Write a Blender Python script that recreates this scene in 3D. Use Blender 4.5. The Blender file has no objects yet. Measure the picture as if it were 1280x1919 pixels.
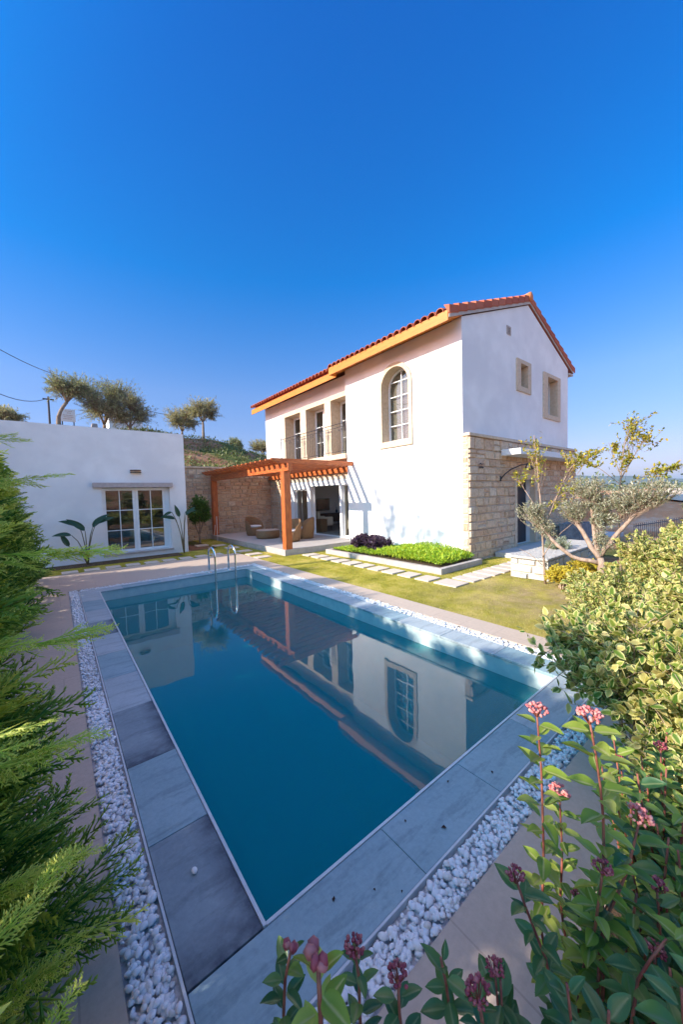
import bpy, math, random
import numpy as np
from mathutils import Matrix, Vector
R_ = math.radians
S = bpy.context.scene
COL = S.collection

# ---------------------------------------------------------------- camera, sky, sun, exposure
cam_d = bpy.data.cameras.new("camera"); cam = bpy.data.objects.new("camera", cam_d); COL.objects.link(cam)
S.camera = cam
yaw, pitch, roll = -0.6766, -0.0480, -0.0273
_f = Vector((-math.sin(yaw)*math.cos(pitch), math.cos(yaw)*math.cos(pitch), math.sin(pitch)))
_r = Vector((math.cos(yaw), math.sin(yaw), 0)); _u = _r.cross(_f)
_r2 = math.cos(roll)*_r + math.sin(roll)*_u; _u2 = -math.sin(roll)*_r + math.cos(roll)*_u
M = Matrix(((_r2.x, _u2.x, -_f.x, -0.5733), (_r2.y, _u2.y, -_f.y, -1.2930), (_r2.z, _u2.z, -_f.z, 1.7496), (0, 0, 0, 1)))
cam.matrix_world = M
cam_d.sensor_fit = 'HORIZONTAL'; cam_d.sensor_width = 36; cam_d.lens = 36*665.5/1280
cam_d.clip_start = 0.02; cam_d.clip_end = 20000
cam_d.dof.use_dof = True; cam_d.dof.focus_distance = 5.0; cam_d.dof.aperture_fstop = 13.0

SUN_EL = 25.5
SUN_AZ = math.degrees(math.atan2(-2.6, 0.70))          # compass angle from +Y towards +X
W = bpy.data.worlds.new("World"); S.world = W; W.use_nodes = True
wn = W.node_tree; wn.nodes.clear()
sky = wn.nodes.new('ShaderNodeTexSky'); sky.sky_type = 'NISHITA'; sky.sun_disc = False
sky.sun_elevation = R_(SUN_EL); sky.sun_rotation = R_(SUN_AZ)
sky.air_density = 1.1; sky.dust_density = 0.6; sky.ozone_density = 4.5; sky.altitude = 300
hs = wn.nodes.new('ShaderNodeHueSaturation'); hs.inputs['Saturation'].default_value = 1.15
bg = wn.nodes.new('ShaderNodeBackground'); bg.inputs['Strength'].default_value = 0.15
wo = wn.nodes.new('ShaderNodeOutputWorld')
wn.links.new(sky.outputs[0], hs.inputs['Color']); tn = wn.nodes.new('ShaderNodeMix'); tn.data_type = 'RGBA'; tn.blend_type = 'MULTIPLY'; tn.inputs[0].default_value = 1
_tc = wn.nodes.new('ShaderNodeTexCoord'); _sx = wn.nodes.new('ShaderNodeSeparateXYZ'); _rp = wn.nodes.new('ShaderNodeValToRGB'); wn.links.new(_tc.outputs['Generated'], _sx.inputs[0]); wn.links.new(_sx.outputs['Z'], _rp.inputs[0]); wn.links.new(_rp.outputs[0], tn.inputs[7])
_e = _rp.color_ramp.elements; _e[0].position = 0.0; _e[0].color = (.46, .36, .50, 1); _e[1].position = 1.0; _e[1].color = (4.5, 1.9, 1.25, 1); _q = _e.new(.83); _q.color = (.0, .52, .98, 1)  # zenith above the frame boosted warm as added fill for shaded ground
_q = _e.new(.10); _q.color = (.60, .43, .54, 1); _q = _e.new(.26); _q.color = (.66, .57, .67, 1); _q = _e.new(.5); _q.color = (.0, .57, .86, 1)
wn.links.new(hs.outputs[0], tn.inputs[6]); _vd = wn.nodes.new('ShaderNodeVectorMath'); _vd.operation = 'DOT_PRODUCT'; _vd.inputs[1].default_value = (-.80, -.29, .52); wn.links.new(_tc.outputs['Generated'], _vd.inputs[0])
_mr = wn.nodes.new('ShaderNodeMapRange'); _mr.interpolation_type = 'SMOOTHSTEP'; _mr.inputs[1].default_value = .02; _mr.inputs[2].default_value = .72; wn.links.new(_vd.outputs['Value'], _mr.inputs[0])
_gl = wn.nodes.new('ShaderNodeMix'); _gl.data_type = 'RGBA'; _gl.inputs[6].default_value = (1, 1, 1, 1); _gl.inputs[7].default_value = (4.35, 2.6, 1.65, 1); wn.links.new(_mr.outputs[0], _gl.inputs[0])  # added fill: unseen sky half brightened and warmed to lift the shade
_g2 = wn.nodes.new('ShaderNodeMix'); _g2.data_type = 'RGBA'; _g2.blend_type = 'MULTIPLY'; _g2.inputs[0].default_value = 1; wn.links.new(tn.outputs[2], _g2.inputs[6]); wn.links.new(_gl.outputs[2], _g2.inputs[7])
wn.links.new(_g2.outputs[2], bg.inputs[0]); wn.links.new(bg.outputs[0], wo.inputs[0])
sd = bpy.data.lights.new("sun", 'SUN'); sun = bpy.data.objects.new("sun", sd); COL.objects.link(sun)
sd.energy = 4.3; sd.angle = R_(0.8); sd.color = (1.0, 0.90, 0.76)
_az = R_(SUN_AZ); _el = R_(SUN_EL)
_to = Vector((math.sin(_az)*math.cos(_el), math.cos(_az)*math.cos(_el), math.sin(_el)))
sun.rotation_euler = _to.to_track_quat('Z', 'Y').to_euler()
S.view_settings.view_transform = 'Standard'; S.view_settings.look = 'None'
S.view_settings.exposure = 1.05; S.view_settings.gamma = 1.0; S.view_settings.use_curve_mapping = False
S.cycles.max_bounces = 8; S.cycles.transparent_max_bounces = 24; S.cycles.caustics_reflective = False; S.cycles.caustics_refractive = False
S.cycles.use_denoising = True

# ---------------------------------------------------------------- mesh helpers
class MB:
    def __init__(s): s.V = []; s.F = []; s.A = []; s.n = 0
    def add(s, v, f, a=None):
        v = np.asarray(v, float).reshape(-1, 3)
        s.V.append(v)
        s.A.append(np.zeros(len(v)) if a is None else np.broadcast_to(np.asarray(a, float), (len(v),)))
        if isinstance(f, np.ndarray): s.F.append(f + s.n)
        else:
            by = {}
            for q in f: by.setdefault(len(q), []).append(q)
            for k, q in by.items(): s.F.append(np.array(q, int) + s.n)
        s.n += len(v); return s
    def build(s, name, mat, parent=None, smooth=False, bevel=0, loc=None):
        V = np.concatenate(s.V) if s.V else np.zeros((0, 3))
        off = np.zeros(3)
        p = parent
        while p is not None: off += np.array(p.location); p = p.parent
        if loc is not None: off = off + np.array(loc)
        V = V - off
        me = bpy.data.meshes.new(name); me.vertices.add(len(V)); me.vertices.foreach_set('co', V.astype(np.float32).ravel())
        L = np.concatenate([q.ravel() for q in s.F]); cnt = np.concatenate([np.full(len(q), q.shape[1]) for q in s.F])
        me.loops.add(len(L)); me.loops.foreach_set('vertex_index', L.astype(np.int32))
        me.polygons.add(len(cnt)); st = np.concatenate([[0], np.cumsum(cnt)[:-1]])
        me.polygons.foreach_set('loop_start', st.astype(np.int32)); me.polygons.foreach_set('loop_total', cnt.astype(np.int32))
        me.polygons.foreach_set('use_smooth', np.full(len(cnt), bool(smooth)))
        at = me.attributes.new('e', 'FLOAT', 'POINT'); at.data.foreach_set('value', np.concatenate(s.A).astype(np.float32))
        me.update(calc_edges=True); me.validate()
        me.materials.append(mat)
        o = bpy.data.objects.new(name, me); COL.objects.link(o)
        if parent is not None: o.parent = parent
        if loc is not None: o.location = loc
        if bevel:
            m = o.modifiers.new('bevel', 'BEVEL'); m.width = bevel; m.segments = 2; m.limit_method = 'ANGLE'
        return o

def tag(o, label=None, cat=None, group=None, kind=None):
    if label: o['label'] = label
    if cat: o['category'] = cat
    if group: o['group'] = group
    if kind: o['kind'] = kind
    return o
def thing(name, loc, label, cat, group=None):
    o = bpy.data.objects.new(name, None); COL.objects.link(o); o.location = loc; o.empty_display_size = .1
    return tag(o, label, cat, group)
def copy_tree(o, parent=None):
    c = o.copy(); COL.objects.link(c)
    if parent is not None: c.parent = parent
    for ch in list(o.children): copy_tree(ch, c)
    return c

def box(mb, x0, x1, y0, y1, z0, z1, a=None):
    v = [(x0,y0,z0),(x1,y0,z0),(x1,y1,z0),(x0,y1,z0),(x0,y0,z1),(x1,y0,z1),(x1,y1,z1),(x0,y1,z1)]
    return mb.add(v, [(0,3,2,1),(4,5,6,7),(0,1,5,4),(1,2,6,5),(2,3,7,6),(3,0,4,7)], a)
def panel(mb, axis, w0, w1, u0, u1, v0, v1, holes=(), cut_u=(), cut_v=()):
    us = sorted({u0, u1, *cut_u, *[h[i] for h in holes for i in (0, 1)]}); vs = sorted({v0, v1, *cut_v, *[h[i] for h in holes for i in (2, 3)]})
    us = [u for u in us if u0 <= u <= u1]; vs = [v for v in vs if v0 <= v <= v1]
    nu, nv = len(us)-1, len(vs)-1
    sol = [[not any(h[0] <= (us[i]+us[i+1])/2 <= h[1] and h[2] <= (vs[j]+vs[j+1])/2 <= h[3] for h in holes) for j in range(nv)] for i in range(nu)]
    def P(u, v, w): return (w, u, v) if axis == 'x' else ((u, w, v) if axis == 'y' else (u, v, w))
    idx = {}; V = []; F = []
    def I(u, v, w):
        k = (u, v, w)
        if k not in idx: idx[k] = len(V); V.append(P(u, v, w))
        return idx[k]
    ok = lambda i, j: 0 <= i < nu and 0 <= j < nv and sol[i][j]
    for i in range(nu):
        for j in range(nv):
            if not sol[i][j]: continue
            a, b, c, d = us[i], us[i+1], vs[j], vs[j+1]
            F.append((I(a,c,w0), I(b,c,w0), I(b,d,w0), I(a,d,w0))); F.append((I(a,c,w1), I(a,d,w1), I(b,d,w1), I(b,c,w1)))
            if not ok(i-1, j): F.append((I(a,c,w0), I(a,d,w0), I(a,d,w1), I(a,c,w1)))
            if not ok(i+1, j): F.append((I(b,c,w0), I(b,c,w1), I(b,d,w1), I(b,d,w0)))
            if not ok(i, j-1): F.append((I(a,c,w0), I(a,c,w1), I(b,c,w1), I(b,c,w0)))
            if not ok(i, j+1): F.append((I(a,d,w0), I(b,d,w0), I(b,d,w1), I(a,d,w1)))
    return mb.add(V, F)
def tube(mb, pts, rad, seg=8, a=0.0, cap=True):
    P = np.array(pts, float); n = len(P)
    rad = np.broadcast_to(np.asarray(rad, float), (n,))
    T = np.gradient(P, axis=0); T /= np.linalg.norm(T, axis=1)[:, None] + 1e-12
    ref = np.array([0, 0, 1.0]) if abs(T[0][2]) < .9 else np.array([1.0, 0, 0])
    N = np.cross(T[0], ref); N /= np.linalg.norm(N); V = []
    th = np.arange(seg)*2*math.pi/seg
    for i in range(n):
        N = N - T[i]*(N@T[i]); N /= np.linalg.norm(N) + 1e-12; B = np.cross(T[i], N)
        V.append(P[i] + rad[i]*(np.cos(th)[:, None]*N + np.sin(th)[:, None]*B))
    V = np.concatenate(V)
    k = np.arange(seg); F = []
    for i in range(n-1):
        F.append(np.stack([i*seg+k, i*seg+(k+1) % seg, (i+1)*seg+(k+1) % seg, (i+1)*seg+k], 1))
    mb.add(V, np.concatenate(F), a)
    if cap and seg > 2:
        mb.F.append(np.array([[q for q in range(seg)][::-1]]) + mb.n - len(V)); mb.F.append(np.array([[(n-1)*seg+q for q in range(seg)]]) + mb.n - len(V))
    return mb
def lathe(mb, c, prof, seg=32, a0=0, a1=2*math.pi):
    full = abs(a1-a0-2*math.pi) < 1e-6; m = seg if full else seg+1
    V = []; F = []
    for i in range(m):
        t = a0+(a1-a0)*i/seg
        for r, z in prof: V.append((c[0]+r*math.cos(t), c[1]+r*math.sin(t), c[2]+z))
    k = len(prof)
    for i in range(seg):
        j = (i+1) % m
        for q in range(k-1): F.append((i*k+q, j*k+q, j*k+q+1, i*k+q+1))
    return mb.add(V, F)
def prism(mb, pts, axis, w0, w1):
    n = len(pts)
    def P(u, v, w): return (w, u, v) if axis == 'x' else ((u, w, v) if axis == 'y' else (u, v, w))
    V = [P(u, v, w0) for u, v in pts] + [P(u, v, w1) for u, v in pts]
    F = [tuple(range(n))[::-1], tuple(range(n, 2*n))] + [(i, (i+1) % n, n+(i+1) % n, n+i) for i in range(n)]
    return mb.add(V, F)
def ico(sub=1):
    import bmesh
    b = bmesh.new(); bmesh.ops.create_icosphere(b, subdivisions=sub, radius=1)
    v = np.array([q.co[:] for q in b.verts]); f = np.array([[w.index for w in q.verts] for q in b.faces]); b.free(); return v, f
def inst(mb, T, Ms, Ps):
    tv, tf, ta = T; n = len(Ps)
    if n == 0: return
    V = np.einsum('nij,kj->nki', Ms, tv) + Ps[:, None, :]
    k = len(tv); mb_n = mb.n
    mb.V.append(V.reshape(-1, 3)); mb.A.append(np.tile(ta, n))
    groups = tf if isinstance(tf, list) else [tf]
    for g in groups: mb.F.append((g[None] + (np.arange(n)*k)[:, None, None]).reshape(-1, g.shape[1]) + mb_n)
    mb.n += n*k
def frames(D, Nn, s, w=None):
    """columns X (width), Y (along D), Z (normal)"""
    D = D/np.linalg.norm(D, axis=1)[:, None]
    X = np.cross(D, Nn); X /= np.linalg.norm(X, axis=1)[:, None]+1e-9; Z = np.cross(X, D)
    s = np.asarray(s)[:, None]; w = s if w is None else np.asarray(w)[:, None]
    return np.stack([X*w, D*s, Z*s], 2)

# ---------------------------------------------------------------- materials
def newmat(name):
    m = bpy.data.materials.new(name); m.use_nodes = True; nt = m.node_tree; nt.nodes.clear()
    out = nt.nodes.new('ShaderNodeOutputMaterial'); return m, nt, out
def N(nt, t, **kw):
    n = nt.nodes.new('ShaderNode'+t)
    for k, v in kw.items():
        if k.startswith('_'): setattr(n, k[1:], v)
        else: n.inputs[k.replace('_', ' ')].default_value = v
    return n
def rgb(c): return (c[0], c[1], c[2], 1)
def ramp(nt, src, stops):
    r = nt.nodes.new('ShaderNodeValToRGB'); e = r.color_ramp.elements
    e[0].position, e[0].color = stops[0][0], rgb(stops[0][1]); e[1].position, e[1].color = stops[-1][0], rgb(stops[-1][1])
    for p, c in stops[1:-1]:
        q = e.new(p); q.color = rgb(c)
    nt.links.new(src, r.inputs[0]); return r.outputs[0]
def mix(nt, fac, a, b, mode='MIX'):
    m = nt.nodes.new('ShaderNodeMix'); m.data_type = 'RGBA'; m.blend_type = mode
    for i, v in ((0, fac), (6, a), (7, b)):
        if isinstance(v, bpy.types.NodeSocket): nt.links.new(v, m.inputs[i])
        else: m.inputs[i].default_value = v if i == 0 else rgb(v)
    return m.outputs[2]
def coord(nt, scale=(1, 1, 1), kind='Object'):
    tc = nt.nodes.new('ShaderNodeTexCoord'); mp = nt.nodes.new('ShaderNodeMapping'); mp.inputs['Scale'].default_value = scale
    nt.links.new(tc.outputs[kind], mp.inputs[0]); return mp.outputs[0]
def noise(nt, vec, scale, detail=5, rough=.55):
    n = N(nt, 'TexNoise', Scale=scale, Detail=detail, Roughness=rough); nt.links.new(vec, n.inputs['Vector']); return n.outputs[0]
def mat(name, c, c2=None, ns=6, rough=.7, spec=.3, bump=0, bs=60, metal=0, island=None, scale=(1, 1, 1), contrast=(.35, .65), bumpd=.01, c3=None, ns3=2):
    m, nt, out = newmat(name); b = N(nt, 'BsdfPrincipled', Roughness=rough, Metallic=metal); b.inputs['Specular IOR Level'].default_value = spec
    v = coord(nt, scale)
    col = None
    if c2 is not None: col = ramp(nt, noise(nt, v, ns), [(contrast[0], c), (contrast[1], c2)])
    if c3 is not None:
        col = mix(nt, ramp(nt, noise(nt, v, ns3), [(.45, (0, 0, 0)), (.62, (1, 1, 1))]), col, c3)
    if island is not None:
        g = nt.nodes.new('ShaderNodeNewGeometry'); r = ramp(nt, g.outputs['Random Per Island'], island)
        col = r if col is None else mix(nt, .55, col, r)
    if col is None: b.inputs['Base Color'].default_value = rgb(c)
    else: nt.links.new(col, b.inputs['Base Color'])
    if bump:
        bp = N(nt, 'Bump', Strength=bump, Distance=bumpd); nt.links.new(noise(nt, v, bs, 6, .6), bp.inputs['Height']); nt.links.new(bp.outputs[0], b.inputs['Normal'])
    nt.links.new(b.outputs[0], out.inputs[0]); return m
def leafmat(name, cols, edge=None, rib=None, edge_lo=.35, edge_hi=.75, trans=.35, rough=.45, spec=.35, tip=None):
    m, nt, out = newmat(name)
    g = nt.nodes.new('ShaderNodeNewGeometry')
    n = len(cols); col = ramp(nt, g.outputs['Random Per Island'], [(i/(n-1), c) for i, c in enumerate(cols)])
    at = nt.nodes.new('ShaderNodeAttribute'); at.attribute_name = 'e'
    if edge is not None:
        mr = N(nt, 'MapRange'); mr.inputs[1].default_value = edge_lo; mr.inputs[2].default_value = edge_hi; nt.links.new(at.outputs['Fac'], mr.inputs[0])
        col = mix(nt, mr.outputs[0], col, edge)
    if rib is not None:
        m2 = N(nt, 'MapRange'); m2.inputs[1].default_value = .02; m2.inputs[2].default_value = .22; m2.inputs[3].default_value = 1; m2.inputs[4].default_value = 0; nt.links.new(at.outputs['Fac'], m2.inputs[0]); col = mix(nt, m2.outputs[0], col, rib)
    b = N(nt, 'BsdfPrincipled', Roughness=rough); b.inputs['Specular IOR Level'].default_value = spec
    t = N(nt, 'BsdfTranslucent'); ms = N(nt, 'MixShader', Fac=trans)
    nt.links.new(col, b.inputs['Base Color']); tc = mix(nt, 1.0, col, (1.0, 1.0, .55), 'MULTIPLY'); nt.links.new(tc, t.inputs[0])
    nt.links.new(b.outputs[0], ms.inputs[1]); nt.links.new(t.outputs[0], ms.inputs[2]); nt.links.new(ms.outputs[0], out.inputs[0]); return m

m_stucco = mat('white_stucco', (.78, .77, .77), (.85, .84, .84), ns=2.2, rough=.85, spec=.15, bump=.45, bs=45, bumpd=.008, c3=(.74, .73, .74), ns3=.8)
m_plaster = mat('interior_plaster', (.82, .76, .67), rough=.8)
m_mortar = mat('pale_mortar', (.56, .47, .38), (.64, .55, .45), ns=9, rough=.95, bump=.4, bs=40)
m_stone = mat('honey_limestone', (.54, .40, .26), (.70, .56, .40), ns=7, rough=.9, bump=.9, bs=22, bumpd=.03,
              island=[(0, (.46, .28, .18)), (.2, (.70, .48, .31)), (.45, (.74, .58, .43)), (.7, (.62, .40, .28)), (.85, (.76, .52, .33)), (1, (.76, .66, .54))], c3=(.30, .22, .16), ns3=16)
m_trim = mat('travertine_trim', (.54, .41, .29), (.64, .51, .38), ns=12, rough=.8, bump=.3, bs=70, bumpd=.005)
m_lintel = mat('pinkish_stone_lintel', (.40, .34, .33), (.48, .41, .39), ns=14, rough=.85, bump=.6, bs=30, bumpd=.01)
m_pvc = mat('white_window_profile', (.78, .79, .80), rough=.35, spec=.45)
m_tile = mat('terracotta_tile', (.36, .085, .045), (.45, .12, .06), ns=9, rough=.75, bump=.3, bs=50, island=[(0, (.30, .07, .04)), (.5, (.42, .11, .055)), (1, (.48, .16, .09))])
m_fascia = mat('orange_stained_wood', (.50, .15, .012), (.62, .21, .022), ns=5, rough=.45, spec=.4, scale=(6, .5, 6), bump=.15)
m_wood = mat('red_brown_pergola_wood', (.40, .085, .022), (.52, .135, .035), ns=7, rough=.42, spec=.45, scale=(.8, .8, 8), bump=.2, bs=30)
def wood(nm, sc): return mat(nm, (.42, .095, .022), (.60, .175, .04), ns=5, rough=.45, spec=.4, scale=sc, bump=.35, bs=22, contrast=(.3, .7), c3=(.30, .06, .015), ns3=9)
m_woodz = wood('pergola_wood_upright', (7, 7, .5)); m_woodx = wood('pergola_wood_cross', (.5, 7, 7)); m_woody = wood('pergola_wood_long', (7, .5, 7))
m_iron = mat('dark_wrought_iron', (.05, .045, .05), rough=.5, metal=.5, spec=.5)
m_steel = mat('polished_steel', (.68, .70, .72), rough=.16, metal=1)
m_dark = mat('dark_navy_door', (.010, .014, .030), rough=.35, spec=.5)
m_soil = mat('brown_garden_soil', (.07, .045, .03), (.14, .09, .055), ns=14, rough=1, bump=1, bs=50, bumpd=.03)
m_bark = mat('grey_brown_bark', (.20, .14, .10), (.33, .25, .19), ns=18, rough=.95, bump=.8, bs=40, bumpd=.02, scale=(1, 1, .3))
m_barkl = mat('pale_pinkish_bark', (.28, .19, .14), (.44, .32, .25), ns=16, rough=.9, bump=.7, bs=40, bumpd=.02, scale=(1, 1, .4))
m_twig = mat('thin_brown_twig', (.36, .24, .16), (.58, .44, .32), ns=30, rough=.8)
m_redstem = mat('red_brown_stem', (.20, .05, .04), (.38, .13, .08), ns=25, rough=.6)
m_pebble = mat('white_marble_pebble', (.74, .74, .76), (.84, .83, .84), ns=40, rough=.45, spec=.4, island=[(0, (.62, .62, .66)), (.12, (.80, .80, .82)), (.8, (.86, .86, .86)), (.93, (.74, .68, .60)), (1, (.60, .52, .44))])
m_wicker, _nt, _o = newmat('honey_wicker')
_b = N(_nt, 'BsdfPrincipled', Roughness=.6); _v = coord(_nt)
_w1 = N(_nt, 'TexWave', Scale=22, Distortion=.6); _w1.bands_direction = 'Z'; _nt.links.new(_v, _w1.inputs[0])
_w2 = N(_nt, 'TexNoise', Scale=45.0); _nt.links.new(_v, _w2.inputs['Vector'])
_mm = N(_nt, 'Math', _operation='MULTIPLY'); _nt.links.new(_w1.outputs['Fac'], _mm.inputs[0]); _nt.links.new(_w2.outputs[0], _mm.inputs[1])
_nt.links.new(ramp(_nt, _mm.outputs[0], [(.05, (.10, .035, .012)), (.3, (.40, .20, .08)), (.55, (.62, .38, .18))]), _b.inputs[0])
_bp = N(_nt, 'Bump', Strength=.8, Distance=.02); _nt.links.new(_mm.outputs[0], _bp.inputs['Height']); _nt.links.new(_bp.outputs[0], _b.inputs['Normal']); _nt.links.new(_b.outputs[0], _o.inputs[0])
m_cushion = mat('white_cushion', (.78, .76, .74), rough=.9)
m_cream = mat('cream_upholstery', (.66, .62, .52), rough=.9)
m_curtain = mat('ochre_curtain', (.62, .38, .08), rough=.9)
m_greycurtain = mat('greige_sheer_curtain', (.30, .25, .18), (.42, .36, .27), ns=3, rough=.9, scale=(8, 8, .2))
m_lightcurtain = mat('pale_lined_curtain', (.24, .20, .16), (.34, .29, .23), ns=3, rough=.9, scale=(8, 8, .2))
m_tv = mat('black_screen', (.004, .004, .007), rough=.12, spec=.6)
m_dwood = mat('dark_walnut', (.09, .045, .025), (.14, .07, .04), ns=6, rough=.5)
m_bronze = mat('bronze_lamp', (.09, .06, .05), rough=.4, metal=.6)
m_lampglass = mat('warm_lamp_glass', (.62, .40, .25), rough=.5)
m_awning = mat('white_painted_canopy', (.72, .74, .76), rough=.6)

def slabmat(name, a, b, stain, ns=3):
    m, nt, out = newmat(name); p = N(nt, 'BsdfPrincipled', Roughness=.62); p.inputs['Specular IOR Level'].default_value = .35
    v = coord(nt); c = ramp(nt, noise(nt, v, ns, 8, .6), [(.3, a), (.7, b)])
    fine = noise(nt, v, 38, 5, .7); vst = noise(nt, coord(nt, (1, 5, 1)), 2.2, 7, .7); c = mix(nt, ramp(nt, vst, [(.50, (0, 0, 0)), (.60, (.55, .55, .55))]), c, tuple(q*.62 for q in a)); c = mix(nt, .22, c, ramp(nt, fine, [(.35, tuple(q*.75 for q in a)), (.65, tuple(min(1, q*1.12) for q in b))]))
    if stain:
        g = nt.nodes.new('ShaderNodeTexCoord'); sx = nt.nodes.new('ShaderNodeSeparateXYZ'); nt.links.new(g.outputs['Generated'], sx.inputs[0])
        def edge(o, lo, hi):
            q = N(nt, 'MapRange'); q.inputs[1].default_value = lo; q.inputs[2].default_value = hi; nt.links.new(o, q.inputs[0]); return q.outputs[0]
        e1 = edge(sx.outputs[0], .62, 1.0); e2 = edge(sx.outputs[1], .30, .0)
        mx = N(nt, 'Math', _operation='MAXIMUM'); nt.links.new(e1, mx.inputs[0]); nt.links.new(e2, mx.inputs[1])
        nn = noise(nt, v, 9, 5, .65); ad = N(nt, 'Math', _operation='MULTIPLY'); nt.links.new(mx.outputs[0], ad.inputs[0])
        r2 = ramp(nt, nn, [(.3, (.25, .25, .25)), (.6, (1, 1, 1))]); nt.links.new(r2, ad.inputs[1])
        c = mix(nt, ad.outputs[0], c, stain)
    nt.links.new(c, p.inputs[0]); bp = N(nt, 'Bump', Strength=.25, Distance=.004); nt.links.new(fine, bp.inputs['Height']); nt.links.new(bp.outputs[0], p.inputs['Normal'])
    nt.links.new(p.outputs[0], out.inputs[0]); return m
m_slab_a = slabmat('blue_grey_stone_slab', (.21, .32, .36), (.32, .43, .47), None, 1.6)
m_slab_b = slabmat('dark_purple_grey_slab', (.20, .25, .28), (.29, .345, .375), (.06, .07, .095), 2)
m_slab_c = slabmat('pale_grey_stone_slab', (.33, .39, .42), (.44, .49, .51), None, 1.8)
m_rim = mat('pale_pool_rim', (.55, .56, .58), (.64, .65, .66), ns=20, rough=.5)
m_ptile = mat('pool_wall_mosaic', (.42, .52, .54), (.52, .60, .60), ns=8, rough=.35, spec=.5)
m_pbot = mat('pool_floor_plaster', (.22, .52, .62), (.26, .56, .66), ns=2, rough=.6)

def brickmat(name, c1, c2, mortar, bw, rh, msize, scale, vein, rough=.7, bump=.2, offset=.5):
    m, nt, out = newmat(name); p = N(nt, 'BsdfPrincipled', Roughness=rough); p.inputs['Specular IOR Level'].default_value = .3
    v = coord(nt); br = nt.nodes.new('ShaderNodeTexBrick'); nt.links.new(v, br.inputs['Vector']); br.offset = offset
    for k, q in (('Color1', c1), ('Color2', c2), ('Mortar', mortar)): br.inputs[k].default_value = rgb(q)
    br.inputs['Scale'].default_value = scale; br.inputs['Mortar Size'].default_value = msize; br.inputs['Brick Width'].default_value = bw; br.inputs['Row Height'].default_value = rh
    vs = coord(nt, (1, 6, 1)); vv = ramp(nt, noise(nt, vs, 3, 6, .65), [(.3, tuple(q*.80 for q in vein)), (.7, vein)])
    c = mix(nt, .45, br.outputs[0], vv)
    c = mix(nt, .35, c, ramp(nt, noise(nt, v, 30, 5, .7), [(.3, tuple(q*.8 for q in c1)), (.7, tuple(min(1, q*1.15) for q in c2))]))
    nt.links.new(c, p.inputs[0]); bp = N(nt, 'Bump', Strength=bump, Distance=.004); nt.links.new(noise(nt, v, 40, 6), bp.inputs['Height']); nt.links.new(bp.outputs[0], p.inputs['Normal'])
    nt.links.new(p.outputs[0], out.inputs[0]); return m
m_paving = brickmat('beige_travertine_paving', (.54, .42, .33), (.60, .47, .37), (.32, .24, .19), 1.2, .45, .004, 1.0, (.46, .36, .30))
m_terrace = brickmat('pale_terrace_paving', (.46, .42, .40), (.50, .46, .43), (.44, .38, .34), .9, .9, .004, 1.0, (.46, .41, .38), offset=0)
m_step = mat('cream_stepping_stone', (.58, .48, .39), (.66, .56, .46), ns=6, rough=.8, bump=.3, bs=40, island=[(0, (.52, .43, .35)), (1, (.68, .58, .48))])
m_kerb = mat('white_concrete_kerb', (.42, .36, .33), (.52, .46, .42), ns=6, rough=.85, bump=.3, bs=40)
m_rough = mat('rough_white_boulder_stone', (.50, .46, .42), (.70, .66, .62), ns=10, rough=.95, bump=1, bs=18, bumpd=.05, island=[(0, (.46, .42, .38)), (1, (.72, .68, .62))])

# ---------------------------------------------------------------- setting: terrain
rng = np.random.default_rng(7)
def sstep(t): t = np.clip(t, 0, 1); return t*t*(3-2*t)
def hill(x, y):
    cx = np.clip((x-8)/6.4, 0, 1.0)
    H = 6.45 - 1.6*cx - .35*np.clip((2-x)/6, 0, 2)
    rise = sstep((y-14.9)/13.0)
    back = 1 - .35*sstep((y-34)/40)
    z = (3.05*sstep((y-14.72)/.12) + (H-3.05)*rise)*back
    z = z*(1-sstep((x-15.5)/9)) * (1-sstep((-x-40)/60))
    z = z + .25*np.sin(x*.9+y*.5)*np.sin(y*.7-x*.3)*sstep((y-16)/6)*(x < 24)
    # gentle rise behind the viewpoint and cut earth far to the right
    z = z + 4.2*sstep((-y-7)/14)*(1-sstep((x-25)/25))
    e = sstep((x-17)/7)*sstep((y+24-.05*x)/6)*(1-sstep((y-70)/30))*(1-sstep((x-85)/60))
    z = z + e*(1.12+.30*np.sin(x*.33+1)*np.sin(y*.41)+.2*np.sin(x*1.3)*np.sin(y*1.1))
    far = sstep((x-90)/300); z = z - 6*far
    return z
xs = np.unique(np.round(np.concatenate([-np.geomspace(12, 5000, 26)[::-1], np.arange(-12, 24, .5), np.geomspace(24, 6000, 60), [-.3, 3.3, -.47, 3.47]]), 3))
ys = np.unique(np.round(np.concatenate([-np.geomspace(14, 5000, 26)[::-1], np.arange(-14, 46, .5), np.geomspace(46, 6000, 44), [-.3, 7.3, 14.7, 14.78, 14.84, -.47, 7.47]]), 3))
X, Y = np.meshgrid(xs, ys, indexing='ij'); Z = hill(X, Y) - .045
V = np.stack([X, Y, Z], 2).reshape(-1, 3); ny = len(ys); F = []
for i in range(len(xs)-1):
    for j in range(ny-1):
        mx, my = (xs[i]+xs[i+1])/2, (ys[j]+ys[j+1])/2
        if -.3 < mx < 3.3 and -.3 < my < 7.3: continue
        if -9.0 < mx < 2.8 and 11.7 < my < 16.4: continue
        F.append((i*ny+j, (i+1)*ny+j, (i+1)*ny+j+1, i*ny+j+1))
m_ground, nt, out = newmat('earth_and_scrub')
p = N(nt, 'BsdfPrincipled', Roughness=1.0); p.inputs['Specular IOR Level'].default_value = .1
v = coord(nt)
earth = ramp(nt, noise(nt, v, .9, 8, .7), [(.32, (.16, .075, .045)), (.5, (.30, .15, .09)), (.68, (.44, .27, .18))])
green = ramp(nt, noise(nt, v, 3.0, 8, .75), [(.3, (.04, .06, .018)), (.5, (.10, .12, .035)), (.7, (.24, .20, .08))])
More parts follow.
